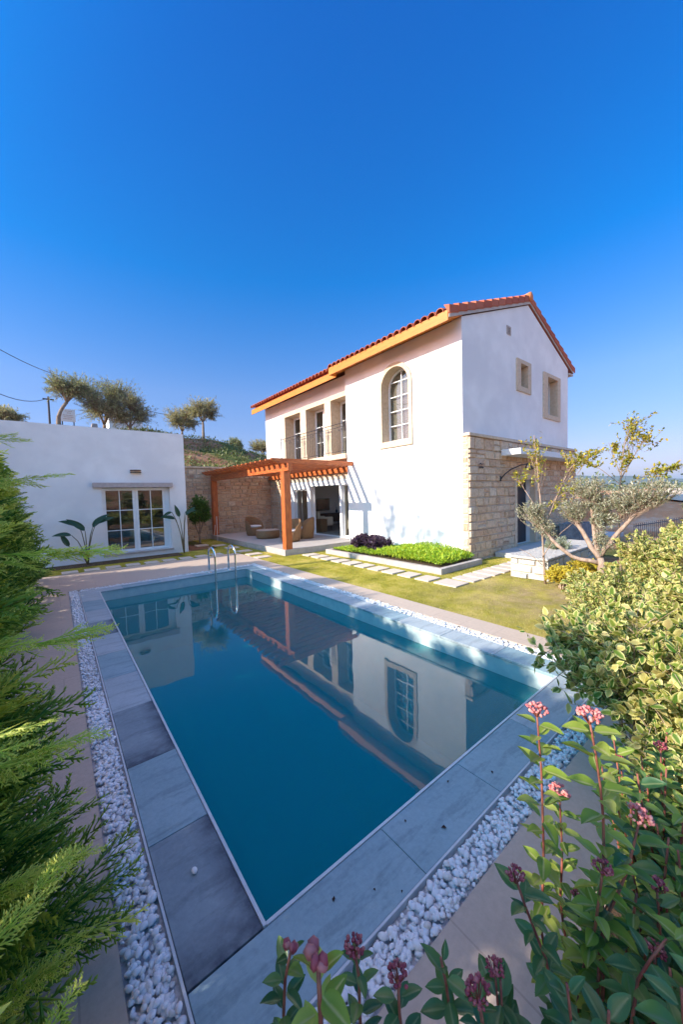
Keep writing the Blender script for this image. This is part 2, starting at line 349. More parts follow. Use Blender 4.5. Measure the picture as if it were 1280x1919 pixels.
msk = ramp(nt, noise(nt, v, .30, 5, .6), [(.46, (0, 0, 0)), (.56, (1, 1, 1))])
sx = nt.nodes.new('ShaderNodeSeparateXYZ'); nt.links.new(v, sx.inputs[0])
rr = N(nt, 'MapRange'); rr.inputs[1].default_value = 13; rr.inputs[2].default_value = 18; nt.links.new(sx.outputs[0], rr.inputs[0])
rf = N(nt, 'MapRange'); rf.inputs[1].default_value = 110; rf.inputs[2].default_value = 170; nt.links.new(sx.outputs[0], rf.inputs[0])
red = ramp(nt, noise(nt, v, .35, 8, .7), [(.35, (.58, .24, .10)), (.5, (.66, .34, .18)), (.6, (.76, .54, .38))])
c = mix(nt, msk, earth, green); c = mix(nt, rr.outputs[0], c, red); c = mix(nt, rf.outputs[0], c, green)
nt.links.new(c, p.inputs[0]); bp = N(nt, 'Bump', Strength=.8, Distance=.15); nt.links.new(noise(nt, v, 3, 8, .75), bp.inputs['Height']); nt.links.new(bp.outputs[0], p.inputs['Normal']); nt.links.new(p.outputs[0], out.inputs[0])
g_ = MB().add(V, np.array(F)); tag(g_.build('ground', m_ground, smooth=True), 'earth ground and scrubby hillside behind the walls', kind='structure')

# far hills: two real ridges kilometres away
def ridge(name, R0, h0, a0, a1, seed, m, label):
    r = np.random.default_rng(seed); n = 160; mb = MB(); th = np.linspace(R_(a0), R_(a1), n)
    prof = np.zeros(n)
    for k in range(1, 9): prof += np.sin(np.linspace(0, 6.28*k*.9, n)+r.uniform(0, 6.28))/k**1.1
    prof = h0*(.62+.30*prof)
    rings = []
    for k, (dr, s) in enumerate(((-.28, 0), (-.2, .25), (-.1, .62), (0, 1), (.15, .4), (.3, 0))):
        jit = 1+.12*np.sin(th*190+k*2.1)*(0 < s < 1)
        rings.append(np.stack([R0*(1+dr)*np.sin(th), R0*(1+dr)*np.cos(th), prof*s*jit-8], 1))
    Vv = np.concatenate(rings); Ff = [(k*n+i, k*n+i+1, (k+1)*n+i+1, (k+1)*n+i) for k in range(5) for i in range(n-1)]
    tag(mb.add(Vv, Ff).build(name, m, smooth=True), label, kind='structure')
m_fh = mat('distant_green_hill', (.09, .10, .06), (.16, .15, .09), ns=.02, rough=1)
ridge('hills', 2600, 95, 60, 125, 3, m_fh, 'bluish distant hills on the horizon')
ridge('hills', 1100, 9, 62, 125, 9, m_fh, 'low dark wooded rise before the distant hills')
mb = MB(); gx = np.linspace(22.5, 80, 70); gy = np.linspace(0, 1, 9); GX, GY = np.meshgrid(gx, gy, indexing='ij'); yy_ = (-1.5-.03*GX)+GY*(3.5+.12*GX)
mb.add(np.stack([GX, yy_, hill(GX, yy_)+.05], 2).reshape(-1, 3), [(i*9+j, (i+1)*9+j, (i+1)*9+j+1, i*9+j+1) for i in range(69) for j in range(8)])
tag(mb.build('road', mat('pale_dusty_track', (.56, .44, .34), (.68, .56, .46), ns=.8, rough=1, bump=.5, bs=6)), kind='structure')

# lawn
m_lawn, nt, out = newmat('lawn_turf'); p = N(nt, 'BsdfPrincipled', Roughness=1.0); p.inputs['Specular IOR Level'].default_value = .1; v = coord(nt)
gr = ramp(nt, noise(nt, v, 1.4, 7, .65), [(.34, (.20, .20, .02)), (.5, (.42, .36, .05)), (.66, (.62, .48, .14))])
dr = ramp(nt, noise(nt, v, 8, 7, .7), [(.3, (.30, .22, .10)), (.7, (.52, .38, .20))])
vd = nt.nodes.new('ShaderNodeVectorMath'); vd.operation = 'DISTANCE'; vd.inputs[1].default_value = (5.6, 1.0, 0); nt.links.new(v, vd.inputs[0])
ml = N(nt, 'MapRange'); ml.inputs[1].default_value = .3; ml.inputs[2].default_value = 2.7; ml.inputs[3].default_value = 1; ml.inputs[4].default_value = 0; nt.links.new(vd.outputs['Value'], ml.inputs[0])
mm = N(nt, 'Math', _operation='MULTIPLY'); nt.links.new(ml.outputs[0], mm.inputs[0]); nt.links.new(ramp(nt, noise(nt, v, 3, 5, .6), [(.35, (.2, .2, .2)), (.6, (1, 1, 1))]), mm.inputs[1])
c = mix(nt, mm.outputs[0], gr, dr); nt.links.new(c, p.inputs[0])
bp = N(nt, 'Bump', Strength=1, Distance=.03); nt.links.new(noise(nt, v, 70, 4), bp.inputs['Height']); nt.links.new(bp.outputs[0], p.inputs['Normal']); nt.links.new(p.outputs[0], out.inputs[0])
rects = [(3.86, 9.6, -.86, 3.56), (3.86, 7.42, 3.56, 7.96), (3.86, 4.66, 7.96, 14.5), (-1.4, 3.86, 9.62, 11.30)]
mb = MB()
for a, b, c_, d in rects: mb.add([(a, c_, -.022), (b, c_, -.022), (b, d, -.022), (a, d, -.022)], [(0, 1, 2, 3)])
tag(mb.build('lawn', m_lawn), 'patchy green and straw coloured lawn', kind='structure')

# paving round the pool, beyond the pebble strips
mb = MB(); panel(mb, 'z', -.045, 0, -1.15, 3.85, -.86, 9.6, holes=[(-.472, 3.472, -.472, 7.472)])
tag(mb.build('paving', m_paving), 'beige stone paving round the pool', kind='structure')
mb = MB(); panel(mb, 'z', -.05, -.03, -1.15, 1.0, 9.6, 9.7); 
mb = MB(); panel(mb, 'z', -.046, -.032, -.470, 3.470, -.470, 7.470, holes=[(-.303, 3.303, -.303, 7.303)])
tag(mb.build('gravel_bed', mat('pale_gravel_grit', (.38, .39, .42), (.60, .61, .65), ns=60, rough=.9)), kind='structure')
# garden soil strips
mb = MB(); box(mb, -1.4, 4.2, -2.6, -.862, -.044, -.008); box(mb, 4.2, 9.6, -2.6, -.87, -.044, -.012); box(mb, -3.2, -1.152, -2.6, 9.6, -.044, -.010)
box(mb, -1.1, 2.5, 10.6, 11.28, -.021, -.012)
tag(mb.build('garden_bed', m_soil), 'bare soil beds along the walls and hedges', kind='structure')

# terrace under the pergola
mb = MB(); box(mb, 4.72, 7.74, 8.03, 14.5, -.04, .148)
tag(mb.build('terrace', m_terrace, bevel=.006), 'pale stone terrace under the pergola', kind='structure')
mb = MB(); box(mb, 4.69, 4.717, 8.0, 14.5, -.04, .152); box(mb, 4.72, 7.44, 8.0, 8.027, -.04, .152)
tag(mb.build('terrace_kerb', m_kerb, bevel=.004), kind='structure')
# raised landing and path by the front door
mb = MB(); box(mb, 8.6, 15.6, 2.35, 3.55, -.04, .10)
tag(mb.build('path', mat('grey_paving_path', (.42, .42, .44), (.52, .51, .51), ns=3, rough=.8)), 'grey paved path to the front door', kind='structure')

# ---------------------------------------------------------------- swimming pool
pool = thing('swimming_pool', (1.5, 3.5, 0), 'rectangular blue swimming pool with blue grey stone coping', 'pool')
mb = MB(); panel(mb, 'x', -.012, -.28, -.28, 7.28, -1.5, -.034); panel(mb, 'x', 3.012, 3.28, -.28, 7.28, -1.5, -.034)
panel(mb, 'y', -.012, -.28, -.012, 3.012, -1.5, -.034); panel(mb, 'y', 7.012, 7.28, -.012, 3.012, -1.5, -.034)
mb.build('basin_wall', m_ptile, pool)
mb = MB(); box(mb, -.28, 3.28, -.28, 7.28, -1.62, -1.5); mb.build('basin_floor', m_pbot, pool)
mb = MB()
for a in ((-.0, .018, 0, 7, 0),): box(mb, a[0]-.003, a[1]-.006, 0.0, 7.0, -.030, .0045)
box(mb, .013, 3.0, -.004, .010, -.030, .0035)
mb.build('rim', m_rim, pool)
mb = MB(); box(mb, -.312, -.302, -.302, 7.3, -.03, .006); box(mb, -.312, 3.312, -.312, -.3025, -.03, .006); mb.build('edging_strip', m_rim, pool)
gap = .0018
def slab(x0, x1, y0, y1, m, lab=None):
    mb = MB(); dz = rng.uniform(-.0012, .0012); box(mb, x0+gap, x1-gap, y0+gap, y1-gap, -.030, dz)
    o = mb.build('coping_slab', m, pool, bevel=.003, loc=((x0+x1)/2-1.5, (y0+y1)/2-3.5, 0))
    if lab: o['label'] = lab
seq = [m_slab_b, m_slab_a, m_slab_b, m_slab_c, m_slab_a, m_slab_c, m_slab_b, m_slab_c, m_slab_a, m_slab_c]
yb = [0, .68, 1.36, 2.14, 2.85, 3.55, 4.25, 4.95, 5.65, 6.35, 7.0]
for i in range(10): slab(-.3, -.003, yb[i], yb[i+1], seq[i])
xb = [-.3, .668, 1.36, 2.06, 2.75, 3.3]
for i in range(5): slab(xb[i], xb[i+1], -.3, -.004, [m_slab_a, m_slab_a, m_slab_a, m_slab_c, m_slab_c][i])
xb = [-.3, .4, 1.1, 1.8, 2.5, 3.3]
for i in range(5): slab(xb[i], xb[i+1], 7.0, 7.3, [m_slab_c, m_slab_a, m_slab_c, m_slab_a, m_slab_a][i])
yb = [0, .62, 1.3, 2.0, 2.7, 3.4, 4.1, 4.8, 5.5, 6.2, 7.0]
for i in range(10): slab(3.0, 3.3, yb[i], yb[i+1], m_slab_c if i % 3 else m_slab_a)

# water: clear surface over an absorbing body
m_water, nt, out = newmat('pool_water')
tr = N(nt, 'BsdfTransparent'); gl = N(nt, 'BsdfGlossy', Roughness=0.0); gl.inputs[0].default_value = (1, 1, 1, 1)
df = N(nt, 'BsdfDiffuse'); df.inputs[0].default_value = (.002, .25, .28, 1); tb_ = N(nt, 'MixShader', Fac=.50); nt.links.new(tr.outputs[0], tb_.inputs[1]); nt.links.new(df.outputs[0], tb_.inputs[2]); tr = tb_
lw = N(nt, 'LayerWeight', Blend=.5); fr = N(nt, 'Math', _operation='POWER'); fr.inputs[1].default_value = 4.6; nt.links.new(lw.outputs['Facing'], fr.inputs[0]); ms = N(nt, 'MixShader'); v = coord(nt)
b1 = N(nt, 'Bump', Strength=.25, Distance=.003); nt.links.new(noise(nt, v, 4.0, 1, .4), b1.inputs['Height'])
nt.links.new(b1.outputs[0], gl.inputs['Normal']); nt.links.new(b1.outputs[0], lw.inputs['Normal'])
fm = N(nt, 'Math', _operation='MULTIPLY_ADD'); fm.inputs[1].default_value = .97; fm.inputs[2].default_value = .035
nt.links.new(fr.outputs[0], fm.inputs[0]); nt.links.new(fm.outputs[0], ms.inputs[0]); nt.links.new(tr.outputs[0], ms.inputs[1]); nt.links.new(gl.outputs[0], ms.inputs[2])
nt.links.new(ms.outputs[0], out.inputs[0])
va = N(nt, 'VolumeAbsorption', Density=1.0); va.inputs[0].default_value = (.0, .80, .88, 1)
nt.links.new(va.outputs[0], out.inputs[1])
mb = MB(); box(mb, -.010, 3.010, -.010, 7.010, -1.495, -.20)
tag(mb.build('water', m_water), 'still blue pool water mirroring the house', kind='structure')

# pebbles
iv1, if1 = ico(1); iv2, if2 = ico(2)
def pebbles(mb, x0, x1, y0, y1, n, T, layers=((-.026, .8), (-.012, 1), (-.002, .55))):
    for z, fr_ in layers:
        k = int(n*fr_); P = np.stack([rng.uniform(x0+.012, x1-.012, k), rng.uniform(y0+.012, y1-.012, k), z+rng.uniform(-.006, .006, k)], 1)
        s = rng.uniform(.0075, .0165, k)*np.where(rng.random(k) < .14, 1.35, 1); asp = rng.uniform(.62, 1, k); fl = rng.uniform(.5, .8, k)
        th = rng.uniform(0, 6.28, k); t2 = rng.normal(0, .35, k)
        c, s_ = np.cos(th), np.sin(th); c2, s2 = np.cos(t2), np.sin(t2); z0 = np.zeros(k); o1 = np.ones(k)
        Rz = np.stack([np.stack([c, -s_, z0], 1), np.stack([s_, c, z0], 1), np.stack([z0, z0, o1], 1)], 1)
        Rx = np.stack([np.stack([o1, z0, z0], 1), np.stack([z0, c2, -s2], 1), np.stack([z0, s2, c2], 1)], 1)
        Sc = np.zeros((k, 3, 3)); Sc[:, 0, 0] = s; Sc[:, 1, 1] = s*asp; Sc[:, 2, 2] = s*fl
        inst(mb, T, Rz@Rx@Sc, P)
T1 = (iv1*(1+.07*np.sin(iv1[:, [1]]*5)), if1, np.zeros(len(iv1))); T2 = (iv2*(1+.08*np.sin(iv2[:, [1]]*4+1)), if2, np.zeros(len(iv2)))
mb = MB()
D_ = 1850
pebbles(mb, -.47, -.313, -.47, 2.6, int(.157*3.07*D_*1.15), T2); pebbles(mb, -.47, -.313, 2.6, 7.47, int(.168*4.87*D_), T1)
pebbles(mb, -.31, 3.47, -.47, -.313, int(.157*3.6*D_*1.1), T2); pebbles(mb, -.3, 3.47, 7.302, 7.47, int(3.7*.17*D_), T1); pebbles(mb, 3.302, 3.47, -.3, 7.3, int(.17*7.6*D_), T1)
tag(mb.build('pebble_gravel', m_pebble, smooth=True), 'white rounded pebbles filling the channel round the pool', kind='stuff')
mb = MB(); inst(mb, T2, np.diag([.013, .019, .011])[None], np.array([[-.155, .405, .010]]))
tag(mb.build('pebble', m_pebble, smooth=True), 'single white pebble lying on the dark grey coping slab', 'pebble')

# pool ladder
lad = thing('pool_ladder', (2.42, 7.15, 0), 'stainless steel pool ladder with two hooped handrails at the far end', 'pool ladder')
for xx in (2.17, 2.64):
    mb = MB(); pts = [(xx, 7.17, -.02), (xx, 7.17, .42)] + [(xx, 6.96+.21*math.cos(t), .47+.15*math.sin(t)) for t in np.linspace(.2, math.pi-.1, 9)] + [(xx, 6.74, .42), (xx, 6.74, -.1), (xx, 6.745, -1.0)]
    tube(mb, pts, .0215, 12); mb.build('handrail', m_steel, lad, smooth=True)
    mb = MB(); lathe(mb, (xx, 7.17, .002), [(.0, .012), (.05, .010), (.05, 0)], 20); mb.build('base_flange', m_steel, lad, smooth=True)
for zz in (-.36, -.62, -.88):
    mb = MB(); box(mb, 2.19, 2.62, 6.70, 6.78, zz, zz+.025); mb.build('step', m_steel, lad, bevel=.005)

# small litter on the coping
m_dead = mat('dead_leaf', (.035, .02, .015), (.07, .04, .03), ns=40, rough=.9)
for i, (x, y, a, L) in enumerate([(.27, -.115, .8, .022), (.44, -.20, 2.2, .013), (.79, -.07, 1.1, .016), (1.18, -.06, .2, .018), (.93, -.225, 2.6, .03), (1.45, -.2, 1.0, .02), (.52, -.28, .4, .012)]):
    mb = MB(); c, s = math.cos(a), math.sin(a); L_ = L
    pts = [(0, 0, .002), (L_*.3, .35*L_, .009), (L_, 0, .006), (L_*.35, -.3*L_, .011)]
    mb.add([(x+c*p_[0]-s*p_[1], y+s*p_[0]+c*p_[1], p_[2]) for p_ in pts], [(0, 3, 2), (0, 2, 1)])
    lab = ['shrivelled dark leaf nearest the front pool corner', 'tiny dark leaf scrap beside the coping edge near pebbles', 'dark leaf scrap by the inner pool rim past the first joint', 'small dry leaf by the rim further right',
           'thin curled dry twig leaf near the pebble strip', 'small dry leaf beneath the tall flowering stem', 'tiny dark crumb of leaf against the edging strip'][i]
    tag(mb.build('dead_leaf', m_dead), lab, 'leaf', 'dead leaves lying on the near coping')

# ---------------------------------------------------------------- masonry helper
def stones(mb, axis, w, sg, u0, u1, v0, v1, holes=(), seed=1, hr=(.15, .25), lr=(.18, .46), dr=(.022, .056)):
    r = np.random.default_rng(seed); v = v0
    def P(u, vv, ww): return (ww, u, vv) if axis == 'x' else (u, ww, vv)
    while v < v1-.02:
        h = r.uniform(*hr)
        if v1-v-h < .12: h = v1-v
        segs = [(u0, u1)]
        for a, b, c, d in holes:
            if c < v+h-.03 and d > v+.03:
                ns_ = []
                for s0, s1 in segs:
                    if b <= s0 or a >= s1: ns_.append((s0, s1)); continue
                    if a > s0: ns_.append((s0, a))
                    if b < s1: ns_.append((b, s1))
                segs = ns_
        for s0, s1 in segs:
            u = s0
            while u < s1-.01:
                L = r.uniform(*lr)
                if s1-u-L < .13: L = s1-u
                # now and then split a course in two thin stones
                parts = [(v, v+h)] if (h < .2 or r.random() < .75) else [(v, v+h*.5), (v+h*.5, v+h)]
                for b0, b1 in parts:
                    g = .010; d = r.uniform(*dr); j = lambda: r.uniform(0, .007)
                    a0, a1, c0, c1 = u+g+j(), u+L-g-j(), b0+g+j(), b1-g-j(); i_ = .010
                    base = [(a0, c0), (a1, c0), (a1, c1), (a0, c1)]
                    frt = [(a0+i_+j(), c0+i_+j()), (a1-i_-j(), c0+i_+j()), (a1-i_-j(), c1-i_-j()), (a0+i_+j(), c1-i_-j())]
                    mb.add([P(q[0], q[1], w) for q in base]+[P(q[0], q[1], w+sg*(d+r.uniform(-.006, .006))) for q in frt],
                           [(4, 5, 6, 7), (0, 1, 5, 4), (1, 2, 6, 5), (2, 3, 7, 6), (3, 0, 4, 7)])
                u += L
        v += h
    return mb

m_glass, nt, out = newmat('window_glass')
tr = N(nt, 'BsdfTransparent'); tr.inputs[0].default_value = (.86, .88, .87, 1); gl = N(nt, 'BsdfGlossy', Roughness=.01)
lw = N(nt, 'LayerWeight', Blend=.5); fr = N(nt, 'Math', _operation='POWER'); fr.inputs[1].default_value = 4.5; nt.links.new(lw.outputs['Facing'], fr.inputs[0]); fm = N(nt, 'Math', _operation='MULTIPLY_ADD'); fm.inputs[1].default_value = .7; fm.inputs[2].default_value = .11
nt.links.new(fr.outputs[0], fm.inputs[0]); ms = N(nt, 'MixShader'); nt.links.new(fm.outputs[0], ms.inputs[0]); nt.links.new(tr.outputs[0], ms.inputs[1]); nt.links.new(gl.outputs[0], ms.inputs[2]); nt.links.new(ms.outputs[0], out.inputs[0])
def glazed(name, parent, axis, w, u0, u1, v0, v1, cols=1, rows=1, fw=.06, mw=.022, th=.05, mtl=None):
    holes = []; a, b, c, d = u0+fw, u1-fw, v0+fw, v1-fw; cw = (b-a-(cols-1)*mw)/cols; rh = (d-c-(rows-1)*mw)/rows
    for i in range(cols):
        for j in range(rows):
            holes.append((a+i*(cw+mw), a+i*(cw+mw)+cw, c+j*(rh+mw), c+j*(rh+mw)+rh))
    mb = MB(); panel(mb, axis, w, w+th, u0, u1, v0, v1, holes)
    o = mb.build(name, mtl or m_pvc, parent)
    mb = MB(); panel(mb, axis, w+th*.45, w+th*.45+.006, u0+fw*.6, u1-fw*.6, v0+fw*.6, v1-fw*.6)
    mb.build('pane', m_glass, o); return o

# ---------------------------------------------------------------- the villa
house = thing('house', (10.9, 9.3, 0), 'two storey white villa with orange eaves, terracotta roof and stone lower gable', 'house')
XF, XR, YG, YH, YE, X1 = 7.446, 7.746, 3.765, 8.29, 14.9, 14.35
ZW = 6.04
# main white walls (one mesh), with real openings and an added rear one
upper = [(8.45, 9.50, 3.22, 5.30), (9.90, 11.21, 3.22, 5.30), (11.64, 12.94, 3.22, 5.30)]
ac, ar, az = 6.0, .53, 4.95                      # arched window: centre y, inner radius, spring height
mb = MB()
panel(mb, 'x', XF, XF+.28, YG, YH, -.2, ZW, [(ac-ar-.06, ac+ar+.06, 3.30, az+ar+.06)])
for s_ in (-1, 1): prism(mb, [(ac+s_*.59*math.cos(t), az+.59*math.sin(t)) for t in np.linspace(0, math.pi/2, 12)]+[(ac+s_*.59, az+.59)], 'x', XF, XF+.28)
panel(mb, 'x', XR, XR+.28, YH-.02, YE, -.2, ZW, upper+[(8.32, 12.70, .15, 2.28)])
panel(mb, 'y', YH-.003, YH-.28, XF+.28, XR+.28, -.2, ZW)
gw = [(10.53, 11.03, 4.87, 5.55), (12.50, 13.31, 4.27, 5.51)]
panel(mb, 'y', YG, YG+.28, XF+.28, X1, -.2, ZW, [(a-.03, b+.03, c_-.03, d_+.03) for a, b, c_, d_ in gw]+[(9.95, 11.19, .1, 2.06)])
prism(mb, [(XF+.01, ZW), (X1, ZW), (X1, 6.13), (11.1, 7.43), (XF+.01, 6.06)], 'y', YG, YG+.28)
panel(mb, 'x', X1-.28, X1, YG+.28, YE, -.2, ZW, [(8.4, 14.2, .2, 2.68)]); panel(mb, 'y', YE-.28, YE, XR+.28, X1-.28, -.2, ZW)  # rear opening added to let daylight into the room
prism(mb, [(XR, ZW), (X1, ZW), (X1, 6.13), (11.1, 7.43), (XR, 6.17)], 'y', YE-.28, YE)
mb.build('wall', m_stucco, house)
# upper floor slab and room lining
mb = MB(); box(mb, XR+.28, X1-.28, YG+.28, YE-.28, 2.75, 3.05); mb.build('upper_floor', m_plaster, house)
mb = MB(); box(mb, XR+.02, X1-.28, YG+.28, YE-.28, .0, .17); mb.build('room_floor', mat('polished_floor', (.32, .27, .23), (.38, .33, .28), ns=3, rough=.25), house)
glazed('added_rear_glazing', house, 'x', X1-.2, 8.4, 14.2, .2, 2.68, 4, 1)  # unseen glazing added to brighten the living room
mb = MB(); box(mb, XR+.281, X1-.28, 14.35, 14.61, .17, 2.75); panel(mb, 'x', 13.0, 13.1, 8.0, 14.35, .17, 2.75, [(8.4, 14.2, .2, 2.68)]); box(mb, XR+.281, 13.0, 7.9, 8.0, .17, 2.75); mb.build('room_wall', m_plaster, house)  # inner wall hole belongs to the added rear light opening
mb = MB(); box(mb, 9.3, 9.36, 8.4, 14.6, 3.05, 5.7); box(mb, 9.3, 9.36, 4.1, 8.3, 3.05, 5.7); mb.build('bedroom_wall', mat('dim_bedroom_wall', (.35, .31, .26), rough=.9), house)

# stone parts
mb = MB(); panel(mb, 'y', YG-.145, YG-.002, XF-.012, 14.60, -.2, 3.12, [(9.95, 11.19, .1, 2.06)]); mb.build('cladding_core', m_mortar, house)
mb = MB(); stones(mb, 'y', YG-.147, -1, XF-.012, 14.60, -.15, 3.12, [(9.80, 11.32, .0, 2.16)], 11)
stones(mb, 'x', XF-.0125, -1, YG-.147, YG+.02, -.15, 3.12, [], 12, lr=(.2, .3), dr=(.008, .016))
mb.build('stone_cladding', m_stone, house)
mb = MB(); box(mb, XF-.05, 14.68, YG-.22, YG-.001, 3.122, 3.20); mb.build('stone_ledge', m_trim, house, bevel=.01)
mb = MB(); stones(mb, 'x', XR-.002, -1, 8.30, 14.54, .15, 2.86, [(8.28, 12.83, .0, 2.33)], 13); mb.build('stone_cladding', m_stone, house)
mb = MB(); box(mb, XR-.008, XR-.001, 8.30, 14.54, .15, 2.88) ; mb2 = MB(); panel(mb2, 'x', XR-.010, XR-.0015, 8.30, 14.54, .15, 2.88, [(8.32, 12.70, .15, 2.28)]); mb2.build('cladding_core', m_mortar, house)
# front door in its recess
mb = MB(); panel(mb, 'y', YG-.19, YG-.146, 9.80, 11.32, .1, 2.20, [(9.95, 11.17, .1, 2.06)]); mb.build('door_surround', m_trim, house)
d = MB(); box(d, 9.95, 11.19, YG+.12, YG+.17, .1, 2.06); dd = d.build('door', m_dark, house)
mb = MB(); tube(mb, [(10.08, YG+.09, .9), (10.08, YG+.09, 1.3)], .012, 8); mb.build('handle', m_steel, dd)
# little engraved house-sign stone with two lines of script
mb = MB()
for (x, z, w_, h_) in [(7.86, 2.43, .05, .016), (7.92, 2.44, .035, .028), (7.97, 2.43, .06, .014), (8.04, 2.435, .03, .022), (7.86, 2.33, .022, .05), (7.89, 2.345, .03, .018), (7.93, 2.33, .02, .05), (7.96, 2.34, .035, .04), (8.01, 2.33, .02, .05), (8.045, 2.345, .03, .022)]:
    box(mb, x, x+w_, YG-.207, YG-.190, z, z+h_)
mb.build('name_lettering', m_iron, house)
# eaves, fascia, roof
sl, sr = (7.43-6.06)/(11.1-XF), (7.43-6.13)/(X1-11.1)
def zs(x): return 7.43-sl*(11.1-x) if x < 11.1 else 7.43-sr*(x-11.1)
def slope(mb, xa, xb, ya, yb, lo, hi): prism(mb, [(xa, zs(xa)+lo), (xb, zs(xb)+lo), (xb, zs(xb)+hi), (xa, zs(xa)+hi)], 'y', ya, yb)
mb = MB(); slope(mb, 6.86, XF-.003, YG-.03, 8.40, .0, .03); slope(mb, 7.16, XR-.003, 8.403, 15.1, .0, .03); mb.build('soffit', m_fascia, house)
mb = MB(); box(mb, 6.83, 6.858, YG-.03, 8.42, zs(6.86)-.05, zs(6.86)+.185); box(mb, 6.859, 7.13, 8.404, 8.42, zs(6.86)-.05, zs(6.86)+.185)
box(mb, 7.13, 7.158, 8.42, 15.12, zs(6.86)-.05, zs(6.86)+.165); mb.build('fascia', m_fascia, house)
mb = MB(); slope(mb, 7.0, 11.1, YG-.028, 8.40, .06, .16); slope(mb, 7.3, 11.1, 8.403, 15.1, .035, .13); slope(mb, 11.1, 14.75, YG-.028, 15.1, .06, .17); mb.build('roof_deck', m_tile, house)
mb = MB(); slope(mb, 6.86, 11.1, YG-.055, YG-.029, .02, .10); slope(mb, 11.1, 14.75, YG-.055, YG-.029, .05, .10); box(mb, 14.36, 14.73, YG-.05, 15.0, 5.93, 5.99); mb.build('verge_trim', m_kerb, house)
def tiles(mb, xa, xb, y0, y1, off):
    n = int(round((y1-y0)/.235)); dy = (y1-y0)/n; L = abs(xb-xa); k = int(round(L/.36)); sgn = 1 if xb > xa else -1
    seg = 7; th = np.linspace(0, math.pi, seg); rr_ = dy*.47
    for c_ in range(k):
        s0 = xa+sgn*L*c_/k - sgn*.03; s1 = xa+sgn*L*(c_+1)/k
        for j in range(n):
            yc = y0+dy*(j+.5)+rng.uniform(-.006, .006); V = []
            for xx, up, r_ in ((s0, .030, rr_*1.06), (s1, .004, rr_*.9)):
                for t in th: V.append((xx, yc+r_*math.cos(t), zs(xx)+off+up+r_*1.05*math.sin(t)))
                for t in th: V.append((xx, yc+(r_-.014)*math.cos(t), zs(xx)+off+up+(r_-.014)*1.05*math.sin(t)))
            F = [(i, i+1, 2*seg+i+1, 2*seg+i) for i in range(seg-1)]+[(seg+i, 3*seg+i, 3*seg+i+1, seg+i+1) for i in range(seg-1)]+[(i, seg+i, seg+i+1, i+1) for i in range(seg-1)]
            mb.add(V, F)
mb = MB(); tiles(mb, 6.82, 11.1, YG+.06, 8.42, .165); tiles(mb, 7.11, 11.1, 8.42, 15.12, .135); tiles(mb, 14.78, 11.1, YG+.06, 15.12, .165)
mb.build('roof_tiles', m_tile, house)
mb = MB()
for (xa, xb) in ((6.84, 11.1), (14.80, 11.1)):
    k = 11 if xa < 11 else 10; sgn = 1 if xb > xa else -1; L = abs(xb-xa)/k
    for i in range(k):
        a = xa+sgn*L*i-sgn*.02; b = xa+sgn*L*(i+1); up0, up1 = .05, .02; ye = YG-.085
        V = [(a, ye, zs(a)+.075+up0), (b, ye+.01, zs(b)+.075+up1), (b, ye+.01, zs(b)+.25), (a, ye, zs(a)+.25+up0),
             (a, ye+.16, zs(a)+.30+up0), (b, ye+.16, zs(b)+.27), (a, ye+.02, zs(a)+.06+up0), (b, ye+.03, zs(b)+.06+up1)]
        mb.add(V, [(0, 1, 2, 3), (3, 2, 5, 4), (0, 3, 4, 6), (0, 6, 7, 1)])
mb.build('verge_tiles', m_tile, house)
mb = MB()
for i in range(28):
    y0 = YG-.1+i*.41; tube(mb, [(11.1, y0, 7.66), (11.1, y0+.43, 7.65)], [.135, .115], 14)
mb.build('ridge_tiles', mat('orange_ridge_tile', (.60, .20, .08), (.66, .26, .11), ns=8, rough=.75), house, smooth=True)
# arched window
def arch(y, r, z, n=20): return [(y+r*math.cos(t), z+r*math.sin(t)) for t in np.linspace(0, math.pi, n)]
def arch_ring(mb, yc, ri, ro, z, zb, x0, x1, sill):
    i_ = [(yc+ri, zb)]+arch(yc, ri, z)+[(yc-ri, zb)]; o_ = [(yc+ro, zb)]+arch(yc, ro, z)+[(yc-ro, zb)]
    n = len(i_); V = [(x0, a, b) for a, b in o_]+[(x0, a, b) for a, b in i_]+[(x1, a, b) for a, b in o_]+[(x1, a, b) for a, b in i_]
    F = []
    for k in range(n-1): F += [(k, k+1, n+k+1, n+k), (2*n+k, 3*n+k, 3*n+k+1, 2*n+k+1), (k, 2*n+k, 2*n+k+1, k+1), (n+k, n+k+1, 3*n+k+1, 3*n+k)]
    mb.add(V, F)
    if sill: box(mb, x0-.012, x1, yc-ro, yc+ro, zb-.18, zb)
mb = MB(); arch_ring(mb, ac, ar, .655, az, 3.32, XF-.045, XF-.001, True); arch_ring(mb, ac, ar, .585, az, 3.32, XF, XF+.50, False); mb.build('arch_surround', m_trim, house, bevel=.006)
mb = MB(); arch_ring(mb, ac, ar-.055, ar-.002, az, 3.325, XF+.28, XF+.34, False); box(mb, XF+.28, XF+.34, ac-ar+.055, ac+ar-.055, 3.325, 3.39)
box(mb, XF+.285, XF+.325, ac-.014, ac+.014, 3.39, az+ar-.056)
for k in range(4): box(mb, XF+.286, XF+.324, ac-ar+.056+(.05 if k == 3 else 0), ac+ar-.056-(.05 if k == 3 else 0), 3.39+.44*(k+1)-.012, 3.39+.44*(k+1)+.012)
aw = mb.build('window', m_pvc, house)
mb = MB(); prism(mb, [(ac+ar-.03, 3.35)]+arch(ac, ar-.03, az)+[(ac-ar+.03, 3.35)], 'x', XF+.303, XF+.309); mb.build('pane', m_glass, aw)
mb = MB(); box(mb, XF+.385, XF+.40, ac-.52, ac+.52, 3.33, az+.02); prism(mb, arch(ac, .52, az+.021), 'x', XF+.385, XF+.40); mb.build('curtain', m_lightcurtain, aw)
